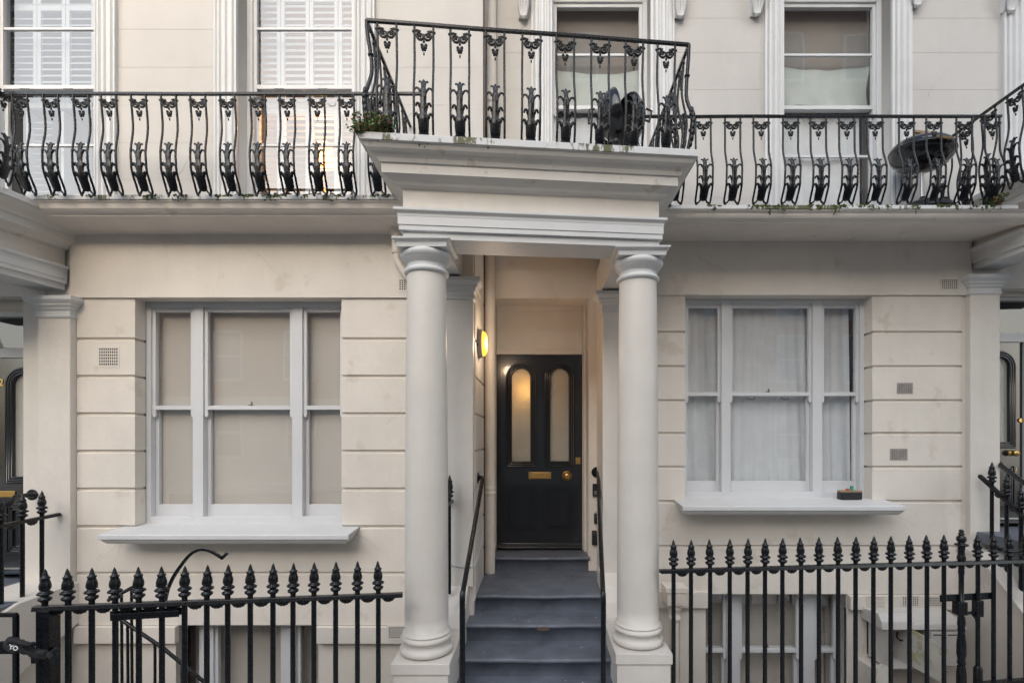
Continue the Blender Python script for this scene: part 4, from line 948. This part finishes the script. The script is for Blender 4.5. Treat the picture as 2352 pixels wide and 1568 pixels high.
folds('curtain_fabric', 'blind', BWR[0], PX(1850, 4.95), -3.2, -1.48, YR+.30, .008, 7, t, nx=120)
folds('curtain_fabric', 'blind', PX(1862, 4.95), BWR[1]+.05, -3.2, -1.48, YR+.34, .022, 4, t, nx=60)
def sheet_fn(k):
    def f(s, t, x, y, z):
        sag = .09*math.sin(math.pi*min(1, max(0, s)))*(t if True else 1)
        top = -.045*math.sin(math.pi*s)*(1-t)
        return (x+.02*math.sin(t*4+k), y+.03*math.sin(s*5+k)*t, z+top-.03*t*math.sin(s*7+k)+(.05*t if s > .85 else 0))
    return f
for xa, xb, lab in ((.14, 1.06, 'added taupe sheet toned like the brick reflection, top of the upper window behind the portico railing'), (2.32, 3.34, 'added taupe sheet toned like the brick reflection, top of the upper window above the right balcony')):
    t = thing('roller_blind', lab, 'blind', 'taupe sheets added behind the upper panes'); folds('blind_fabric', 'panetone', xa, xb, 3.5, 4.25, YR+.27, .002, 1, t, nx=20, nz=6)  # sheets added behind the glass; their taupe stands for the brick reflection
t = thing('hanging_sheet', 'pale sheet hung across the upper window behind the tipped barbecue', 'sheet', 'sheets hung in upper windows')
folds('sheet_fabric', 'sheet', .15, 1.06, 3.25, 3.72-.09, YR+.225, .010, 3, t, sheet_fn(1.0))
t = thing('hanging_sheet', 'pale wrinkled sheet drooping across the upper window above the right balcony', 'sheet', 'sheets hung in upper windows')
folds('sheet_fabric', 'sheet', 2.33, 3.30, 3.24, 3.72-.05, YR+.225, .012, 3.5, t, sheet_fn(2.6))
t = thing('net_curtain', 'pale curtain low in the upper window behind the tipped barbecue', 'curtain', 'curtains of the upper windows')
folds('net_fabric', 'net', .18, 1.06, 1.95, 3.16, YR+.235, .010, 8, t)
t = thing('net_curtain', 'pale curtain low in the upper window behind the right balcony railing', 'curtain', 'curtains of the upper windows')
folds('net_fabric', 'net', 2.36, 3.20, 1.95, 3.16, YR+.235, .008, 5, t)
t = thing('net_curtain', 'pale curtain in the window at the top right corner', 'curtain', 'curtains of the upper windows')
folds('net_fabric', 'net', 4.64, 5.4, 1.95, 3.6, YR+.29, .012, 6, t)

def shutters(lab, panels, z_lo, z_mid, z_hi, y, tilt_top, tilt_bot):
    t = thing('louvred_shutters', lab, 'shutters', 'interior louvred shutters')
    for x0, x1 in panels:
        for z0, z1, tl in ((z_lo, z_mid, tilt_bot), (z_mid, z_hi, tilt_top)):
            st = .034; mb = MB().box(x0, x0+st, y, y+.028, z0, z1-.004).box(x1-st, x1, y, y+.028, z0, z1-.004).box(x0+st, x1-st, y, y+.028, z0, z0+.05).box(x0+st, x1-st, y, y+.028, z1-.054, z1-.004)
            p = mb.build('shutter_panel', 'shut', t, .002)
            sl_ = MB(); z = z0+.075
            while z < z1-.075:
                a = R(tl); dy, dz = .0275*math.cos(a), .0275*math.sin(a); yc = y+.014
                sl_.prism([(yc-dy, z-dz), (yc-dy*.2, z-dz*.2+.005), (yc+dy, z+dz), (yc+dy*.2, z+dz*.2-.005)], x0+st+.002, x1-st-.002, 'x'); z += .0575
            sl_.build('louvres', 'shut', p)
    return t
Y2 = YL+.26
def pan(us, y): return [(PX(a, y), PX(b, y)) for a, b in us]
shutters('white louvred shutters in the upper window nearest the portico, lamplight between the lower slats', pan([(574, 644), (645, 710), (711, 776), (777, 845)], Y2), 1.9, 2.98, 4.0, Y2, 58, 12)
shutters('white louvred shutters in the upper window at the top left corner', pan([(-45, 10), (11, 84), (85, 150), (151, 218)], Y2)[1:], 2.98, 3.92, 3.98, Y2, 55, 50)
t = thing('louvred_shutters', 'folded white louvred shutter standing open low in the top left corner window', 'shutters', 'interior louvred shutters')
mb = MB(); z = 1.95
mb.box(PX(70, 4.6), PX(76, 4.6), 4.56, 4.85, 1.9, 2.95).box(PX(150, 4.6), PX(156, 4.6), 4.56, 4.85, 1.9, 2.95)
mb.build('shutter_panel', 'shut', t)
mb = MB()
while z < 2.9: mb.prism([(4.60, z), (4.83, z+.05), (4.83, z+.056), (4.60, z+.006)], PX(76, 4.6), PX(120, 4.6), 'x'); z += .0575
mb.build('louvres', 'shut', t)
TL = thing('table_lamp', 'warm lit lamp seen between the lower shutter slats left of the portico', 'lamp')
lx, ly, lz = PX(745, 4.86), 4.86, 2.72
MB().lathe([(.10, lz-.10), (.07, lz+.10)], (lx, ly, 0), 24).build('lamp_shade', 'tablelamp', TL)
MB().lathe([(.06, lz-.42), (.06, lz-.40), (.015, lz-.38), (.03, lz-.28), (.012, lz-.16), (.012, lz-.08)], (lx, ly, 0), 16).build('lamp_base', 'brass', TL)
MB().box(lx-.35, lx+.35, ly-.12, ly+.25, lz-.46, lz-.42).build('table_top', 'wood', thing('side_table', 'small table under the lit lamp behind the shutters', 'table'))
tl = bpy.data.lights.new('table_bulb', 'POINT'); tl.energy = 12; tl.color = (1, .52, .18); tl.shadow_soft_size = .08
to = bpy.data.objects.new('table_bulb', tl); C.objects.link(to); to.location = (lx, ly, lz+.16); to.parent = TL
tl2 = tl.copy(); to2 = bpy.data.objects.new('table_bulb', tl2); C.objects.link(to2); to2.location = (lx, ly, lz-.2); tl2.energy = 2; to2.parent = TL

# ------------------------------------------------------------------ barbecues
def bowl(mb, R0, dep, rev=False, n=9, th=.004):
    pr = [(R0*math.sin(math.pi/2*k/n)+.0005, -dep*math.cos(math.pi/2*k/n)) for k in range(n+1)]
    pin = [(max(.0005, r-th), z+th*.6) for r, z in pr][::-1]
    mb.lathe(pr+[(R0+.006, .002), (R0+.006, .008), (R0-.002, .008)]+pin, (0, 0, 0), 32, 'z', 1, 1, False); return mb
def dhandle(mb, c, ax, w, h):
    x, y, z = c; s = 1 if ax > 0 else -1
    mb.tube([(x, y-w, z), (x+s*h, y-w, z-.01), (x+s*h, y+w, z-.01), (x, y+w, z)], .009, 8)
B1 = thing('barbecue', 'tipped black kettle barbecue with its lid propped beside it on the portico roof', 'barbecue', 'kettle barbecues')
k1 = bowl(MB(), .215, .175).build('bowl', 'enamel', B1); cx_, cy_, cz_ = .70, 4.02, 2.50
k1.matrix_world = Matrix.Translation((PX(1436, cy_)-.03, cy_, PZ(281, cy_))) @ Matrix.Rotation(R(28), 4, 'Z') @ Matrix.Rotation(R(-80), 4, 'Y')
k0 = MB().lathe([(.208*math.sin(math.pi/2*k/9)+.0005, -.160*math.cos(math.pi/2*k/9)) for k in range(10)], (0, 0, 0), 32, 'z', 1, 1, False).build('bowl_lining', 'dark', B1); k0.matrix_world = k1.matrix_world @ Matrix.Translation((0, 0, .004))
hb = MB(); dhandle(hb, (0, 0, 0), 1, .05, .05)
h = hb.build('handle', 'plastic', B1); h.location = (PX(1481, cy_), cy_, PZ(262, cy_)); h.rotation_euler = (R(80), R(15), 0)
h = MB().tube([(0, 0, .055), (-.045, 0, .05), (-.045, 0, -.06), (0, 0, -.055)], .009, 8).build('handle', 'plastic', B1); h.location = (PX(1366, cy_-.1), cy_-.1, PZ(267, cy_-.1))
ld = bowl(MB(), .20, .13).build('lid', 'enamel', B1)
ld.matrix_world = Matrix.Translation((PX(1409, cy_), cy_-.05, PZ(277, cy_))) @ Matrix.Rotation(R(3), 4, 'Z') @ Matrix.Rotation(R(78), 4, 'Y') @ Matrix.Scale(.95, 4)
MB().ball((PX(1415, 3.9), 3.9, PZ(326, 3.9)), .03).build('vent_knob', 'plastic', B1)
mb = MB()
for dx, dy in ((-.15, -.1), (.17, -.12), (.02, .18)): mb.tube([(.72+dx*.4, cy_+dy*.4, 2.36), (.72+dx*1.3, cy_+dy, 1.93)], .012, 8)
mb.build('leg', 'steel', B1)
B2 = thing('barbecue', 'black kettle barbecue tilted on a single post on the right balcony', 'barbecue', 'kettle barbecues')
yb2 = 4.42; bx, bz = PX(2117, yb2), PZ(353, yb2)
Mt = Matrix.Translation((bx, yb2, bz)) @ Matrix.Rotation(R(6), 4, 'Y') @ Matrix.Rotation(R(5), 4, 'X') @ Matrix.Scale(.92, 4)
k2 = bowl(MB(), .265, .165).build('bowl', 'enamel', B2); k2.matrix_world = Mt
ld = MB(); pr = [(.268*math.cos(math.pi/2*k/9)+.0005, .135*math.sin(math.pi/2*k/9)+.010) for k in range(10)]; ld.lathe([(.272, .004), (.274, .010)]+pr, (0, 0, 0), 36, 'z', 1, 1, False)
ld = ld.build('lid', 'enamel', B2); ld.matrix_world = Mt
hd = MB().box(-.075, .075, -.015, .015, .165, .19).tube([(-.06, 0, .14), (-.06, 0, .18)], .006, 6).tube([(.06, 0, .14), (.06, 0, .18)], .006, 6)
hd = hd.build('lid_handle', 'wood', B2, .004); hd.matrix_world = Mt @ Matrix.Translation((-.06, -.05, -.015))
hd = MB().box(-.085, .085, -.30, -.285, -.005, .018).tube([(-.06, -.255, 0), (-.06, -.29, .005)], .006, 6).tube([(.06, -.255, 0), (.06, -.29, .005)], .006, 6).build('bowl_handle', 'wood', B2, .004); hd.matrix_world = Mt @ Matrix.Translation((-.02, 0, 0))
MB().lathe([(.019, 1.95), (.019, PZ(398, yb2))], (bx+.0, yb2, 0), 16).build('post', 'steel', B2)
mb = MB().lathe([(.23, 1.93), (.21, 1.97), (.10, 2.03), (.03, 2.06), (.02, 2.08)], (bx-.03, yb2-.05, 0), 28)
for k in range(3):
    a = k*2.1+.5; mb.tube([(bx, yb2, 2.06), (bx+.26*math.cos(a), yb2+.2*math.sin(a), 1.90)], .014, 8)
mb.build('base', 'plastic', B2)
t = thing('wooden_board', 'weathered board lying behind the post barbecue on the right balcony', 'board')
MB().prism([(PX(2125, 4.5), 1.90), (PX(2190, 4.5), 1.90), (PX(2205, 4.5), 1.90), (PX(2140, 4.5), 2.19)], 4.60, 4.63, 'y').build('board', 'wood', t, .003)

# ------------------------------------------------------------------ things on the right sill
t = thing('scrubbing_brush', 'worn black brush block with red and green tips on the right window sill', 'brush')
bx0, bx1, by = PX(1926, 4.78), PX(1975, 4.78), 4.74
MB().box(bx0, bx1, by, by+.07, -.604, -.535).build('block', 'plastic', t, .008)
MB().box(bx0, bx1+.002, by+.004, by+.066, -.537, -.520).box(bx1-.05, bx1+.006, by+.01, by+.06, -.60, -.53).build('wooden_back', 'wood', t, .004)
MB().ball((PX(1951, by), by+.03, -.515), .018, 1, 1, .8).build('red_tip', 'red', t)
MB().box(PX(1962, by)-.012, PX(1962, by)+.012, by+.025, by+.05, -.522, -.478).build('green_tip', 'green', t, .003)

# ------------------------------------------------------------------ gate, scarf, hook, area stairs
G = thing('area_gate', 'black tubular gate leaf in the bottom left corner, tied to the post', 'gate')
gy = 2.78
MB().tube([(PX(-80, gy), gy, PZ(1411, gy)), (PX(36, gy), gy, PZ(1411, gy)), (PX(36.5, gy), gy, PZ(1413, gy)), (PX(36.5, gy), gy, -2.08)], .0155, 4).build('gate_frame', 'black', G, .003)
MB().box(PX(-80, gy), PX(36, gy), gy-.008, gy+.008, PZ(1500, gy), PZ(1472, gy)).build('gate_bar', 'black', G, .002)
S = thing('scarf', 'black scarf with white lettering knotted between the gate and the railing post', 'scarf')
sy = 2.735
def ribbon(P, wid, name, m='cloth', par=S):
    P = smooth(P, 6); mb = MB(); n = len(P); vs = []
    for i, p in enumerate(P):
        w = wid*(1+.25*math.sin(i*.9)); d_ = .010*math.sin(i*1.7)
        for k in range(6):
            a = k*math.pi/3; vs.append((p[0]+.006*math.cos(a), p[1]+.014*math.cos(a)+d_*.3, p[2]+w*math.sin(a)))
    mb.add(vs, [[i*6+k, i*6+(k+1) % 6, (i+1)*6+(k+1) % 6, (i+1)*6+k] for i in range(n-1) for k in range(6)], True); return mb.build(name, m, par)
def PP(u, v, d): return (PX(u, d), d, PZ(v, d))
ribbon([PP(20, 1479, sy), PP(30, 1470, sy-.02), PP(52, 1478, sy-.02), PP(80, 1493, sy), PP(105, 1500, sy), PP(126, 1496, sy+.05), PP(126, 1490, sy+.16)], .017, 'scarf_band')
ribbon([PP(20, 1480, sy), PP(38, 1487, sy-.03), PP(66, 1498, sy-.02), PP(92, 1507, sy), PP(122, 1504, sy+.02), PP(128, 1500, sy+.1)], .015, 'scarf_band')
ribbon([PP(22, 1466, sy), PP(40, 1472, sy-.02), PP(62, 1478, sy-.03), PP(78, 1480, sy-.02)], .013, 'scarf_band')
ribbon([PP(20, 1470, sy+.05), PP(15, 1480, sy), PP(22, 1490, sy-.01), PP(42, 1492, sy-.02)], .014, 'scarf_band')
ribbon([PP(112, 1500, sy), PP(120, 1510, sy-.01), PP(124, 1522, sy)], .012, 'scarf_band')
text('lettering', 'YO', .034, PP(31, 1487, sy-.058), 'print', S, (R(90), R(14), 0), .001)
HK = thing('hooked_arm', 'curved black iron arm with a hooked tip rising behind the left railing', 'iron arm')
hy = 3.25
MB().tube(smooth([PP(378, 1385, hy), PP(386, 1352, hy), PP(398, 1325, hy), PP(415, 1299, hy), PP(437, 1273, hy), (PX(460, hy), hy, PZ(1261.5, hy)), PP(484, 1265, hy), PP(511, 1281, hy)], 5), .0125, 4).tube([PP(509, 1282, hy), PP(522, 1270, hy)], .0125, 4).build('arm', 'black', HK, .002)
AS = thing('stair_handrail', 'thin black handrail descending into the basement area behind the left railing', 'handrail')
ay = 3.55
MB().tube([PP(249, 1378, ay), PP(278, 1362, ay), PP(310, 1345, ay+.1)], .013, 8).build('rail', 'black', AS)
MB().tube([PP(272, 1418, ay), PP(374, 1487, ay), PP(475, 1570, ay)], .013, 8).build('rail', 'black', AS)
for u, v0 in ((279, 1362), (302, 1350), (293, 1432), (356, 1476), (418, 1524)):
    MB().tube([PP(u, v0, ay), PP(u+(2 if u < 310 else 0), 1700, ay)], .0095, 8).build('baluster', 'black', AS)

# ------------------------------------------------------------------ meter boxes and board in the right area
ym = 4.45
K1 = thing('meter_box', 'open cream meter box with its door hanging down, behind the right railing', 'meter box', 'meter boxes in the basement area')
X0, X1 = PX(2041, ym), PX(2098, ym); Z0, Z1 = PZ(1532, ym), PZ(1445, ym)
MB().box(X0, X0+.015, ym, YR, Z0, Z1).box(X1-.015, X1, ym, YR, Z0, Z1).box(X0, X1, ym, YR, Z0-.015, Z0).box(X0, X1, YR-.03, YR-.004, Z0, Z1).build('case', 'meter', K1, .002)
hx0, hx1 = PX(2025, ym), PX(2106, ym)
MB().prism([(YR, PZ(1404, 4.6)), (ym+.05, PZ(1412, ym)), (ym, PZ(1428, ym)), (ym-.01, PZ(1445, ym)), (YR, PZ(1445, ym))], hx0, hx1-.02, 'x').build('hood', 'meter', K1, .006)
w_ = [PP(2100, 1446, ym-.03), PP(2180, 1492, 4.15), PP(2168, 1568, 4.15), PP(2096, 1530, ym-.03)]
n_ = Vector((.5, -.8, .1)).normalized()*.018
MB().add(list(w_)+[tuple(Vector(p)-n_) for p in w_], [[0, 1, 2, 3], [7, 6, 5, 4], [0, 4, 5, 1], [1, 5, 6, 2], [2, 6, 7, 3], [3, 7, 4, 0]]).build('box_door', 'algae', K1, .002)
MB().tube(smooth([PP(2062, 1450, 4.6), PP(2060, 1462, 4.58), PP(2072, 1470, 4.56), PP(2078, 1458, 4.6), PP(2070, 1447, 4.62)], 4), .008, 6).build('cable', 'plastic', K1)
K2 = thing('meter_box', 'closed cream meter box with a sloping hood behind the gate post', 'meter box', 'meter boxes in the basement area')
X0, X1 = PX(2133, ym), PX(2213, ym)
MB().box(X0, X1, ym, YR, PZ(1532, ym), PZ(1443, ym)).build('case', 'meter', K2, .004)
MB().box(X0+.012, X1-.012, ym-.012, ym-.001, PZ(1528, ym), PZ(1449, ym)).build('box_door', 'meter', K2, .004)
MB().box(X0+.03, X0+.14, ym-.014, ym-.011, PZ(1457, ym), PZ(1455, ym)).box(X0+.16, X0+.24, ym-.014, ym-.011, PZ(1457, ym), PZ(1455, ym)).build('slot', 'dark', K2)
MB().prism([(YR, PZ(1400, 4.6)), (ym-.01, PZ(1432, ym)), (ym-.02, PZ(1444, ym)), (YR, PZ(1444, ym))], PX(2092, ym), X1+.02, 'x').build('hood', 'meter', K2, .006)
t = thing('leaning_board', 'mossy greenish board leaning low behind the right railing', 'board')
MB().prism([(PX(2005, 4.1), PZ(1600, 4.1)), (PX(2015, 4.1), PZ(1538, 4.1)), (PX(2026, 4.1), PZ(1524, 4.1)), (PX(2042, 4.1), PZ(1532, 4.1)), (PX(2050, 4.1), PZ(1550, 4.1)), (PX(2048, 4.1), PZ(1600, 4.1))], 4.1, 4.125, 'y').build('board', 'algae', t, .003)
MB().box(PX(2007, 4.5), PX(2045, 4.5), 4.5, YR, -4.2, PZ(1536, 4.5)).build('ledge', 'stucco', HR, .01)

# ------------------------------------------------------------------ plants and moss
def weed(name, lab, c, n, spread, h, leafm='leaf'):
    t = thing(name, lab, 'weed', 'weeds growing on the balcony ledges'); st = MB(); lf = MB(); dl = MB()
    for i in range(n):
        a = random.uniform(0, 6.28); e = random.uniform(.2, 1); x, y, z = c[0]+random.uniform(-.5, .5)*spread, c[1]+random.uniform(-.04, .04), c[2]
        hx = math.cos(a)*spread*.6*e; hz = h*random.uniform(.3, 1); P = smooth([(x, y, z-.005), (x+hx*.3, y-.02, z+hz*.6), (x+hx, y-.02*e, z+hz*.9-.03*e)], 4)
        st.tube(P, .0016, 4, False)
        for p in P[2:]:
            for k in range(3):
                q = Vector(p)+Vector((random.gauss(0, .011), random.gauss(0, .01), random.gauss(0, .010))); s_ = random.uniform(.006, .014)
                d1 = Vector((random.gauss(0, 1), random.gauss(0, 1), random.gauss(0, .6))).normalized()*s_; d2 = d1.cross(Vector((random.gauss(0, 1), random.gauss(0, 1), random.gauss(0, 1)))).normalized()*s_*.6
                (lf if random.random() < .72 else dl).add([q-d1, q+d2-d1*.1, q+d1, q-d2-d1*.1], [[0, 1, 2, 3]])
    st.build('stem', 'dryleaf', t); lf.build('foliage', leafm, t)
    if dl.v: dl.build('dry_leaves', 'dryleaf', t)
    return t
weed('weed', 'leafy green weed sprouting at the left corner of the portico cornice', (-1.075, 3.20, 1.925), 34, .16, .15)
weed('weed', 'broad-leaved green weed at the foot of the first portico baluster', (-1.005, 3.21, 1.925), 20, .10, .13)
weed('weed', 'straggling weed hanging off the left corner of the portico slab', (-1.125, 3.19, 1.915), 16, .05, .05)
weed('weed', 'small weed where the left balcony meets the portico flank', (-.985, 3.93, 1.875), 18, .10, .10)
weed('weed', 'tuft of green growth at the right end of the right balcony', (PX(2287, 4.06), 4.08, 1.875), 26, .10, .10)
mo = MB()
def moss(x, y, z, s, drop=.0):
    for k in range(int(20*s/.02)):
        q = (x+random.gauss(0, s), y+random.uniform(-.006, .004), z-abs(random.gauss(0, drop*1.3+.004))); mo.ball(q, random.uniform(.003, .007), random.uniform(1, 1.8), .6, random.uniform(.6, 1.6), 6, 4)
for u in (120, 205, 345, 360, 410, 500, 520, 560, 575, 620, 640, 700, 780, 860, 880, 893): moss(PX(u, 3.886), 3.886, 1.869, random.uniform(.012, .035), random.uniform(.003, .015))
for u in (1535, 1640, 1735, 1755, 1790, 1800, 1860, 1880, 1920, 1935, 1985, 2010, 2040, 2105, 2160, 2180, 2200, 2240, 2262, 2285): moss(PX(u, 4.06), 4.061, 1.869, random.uniform(.012, .035), random.uniform(.003, .018))
def cf(u):
    a, b = (-1.134, 3.181), (1.082, 3.386); k = (u-UC)/F; dx, dy = b[0]-a[0], b[1]-a[1]; t = (k*a[1]-a[0])/(dx-k*dy); return a[0]+t*dx, a[1]+t*dy
for u in (867, 950, 960, 966, 975, 983, 1121): x, y = cf(u); moss(x, y-.001, 1.921, .018 if u != 1121 else .006, .014)
for u, dv in ((1765, 10), (1914, 17)):
    MB().tube([(PX(u+random.uniform(-4, 4), 4.1), 4.055+.012*k, 1.84-.010*k) for k in range(7)], [.006, .005, .004, .004, .003, .002, .001], 5).build('crack', 'brown', HR)
mm = mo.build('moss', 'moss'); struct(mm, 'stuff')

# ------------------------------------------------------------------ the far side of the street (seen in the panes)
OP = thing('opposite_building', 'red brick terrace across the street with white sash windows, seen only as reflections', 'building')
def brick():
    m = bpy.data.materials.new('red_brick'); m.use_nodes = True; t = m.node_tree; n = t.nodes; l = t.links; b = n['Principled BSDF']
    g = n.new('ShaderNodeTexCoord'); mp = n.new('ShaderNodeMapping'); mp.inputs['Rotation'].default_value = (R(90), 0, 0); br = n.new('ShaderNodeTexBrick')
    br.inputs['Color1'].default_value = (.40, .20, .15, 1); br.inputs['Color2'].default_value = (.33, .16, .12, 1); br.inputs['Mortar'].default_value = (.35, .3, .26, 1); br.inputs['Scale'].default_value = 4.4
    l.new(g.outputs['Object'], mp.inputs[0]); l.new(mp.outputs[0], br.inputs[0]); l.new(br.outputs[0], b.inputs['Base Color']); b.inputs['Roughness'].default_value = .85; return m
M['brick'] = brick()
MB().box(-20, 0, -13, -12.2, 1.6, 7.5).box(0.001, 20, -13, -12.2, 1.6, 19).build('brick_wall', 'brick', OP)
MB().box(-20, 20, -13, -12.1, -2.1, 1.6).build('stucco_base', 'upper', OP)
wn = MB(); wg = MB()
for i in range(11):
    x = -13+i*3
    for z0, z1 in ((-.9, 1.1), (2.4, 4.3), (5.2, 6.9))+(((9, 10.9), (12.4, 14.3), (15.6, 17.4)) if x > 0 else ()):
        wn.box(x-.62, x+.62, -12.2, -12.06, z0-.1, z1+.1); wg.box(x-.5, x+.5, -12.05, -12.03, z0, (z0+z1)/2-.04).box(x-.5, x+.5, -12.05, -12.03, (z0+z1)/2+.04, z1)
wn.build('window_surround', 'white', OP); wg.build('window_pane', 'winopp', OP)

# ------------------------------------------------------------------ every empty to the base of its thing
bpy.context.view_layer.update()
def bbox(root):
    lo = Vector((1e9,)*3); hi = -lo
    for o in root.children_recursive:
        if o.type != 'MESH': continue
        for c_ in o.bound_box:
            p = o.matrix_world @ Vector(c_); lo = Vector(map(min, lo, p)); hi = Vector(map(max, hi, p))
    return lo, hi
for o in list(bpy.data.objects):
    if o.type == 'EMPTY' and o.parent is None and o.children:
        lo, hi = bbox(o)
        if lo.x > 1e8: continue
        d = Vector(((lo.x+hi.x)/2, (lo.y+hi.y)/2, lo.z)); o.location = d
        for c_ in o.children: c_.matrix_basis = Matrix.Translation(-d) @ c_.matrix_basis
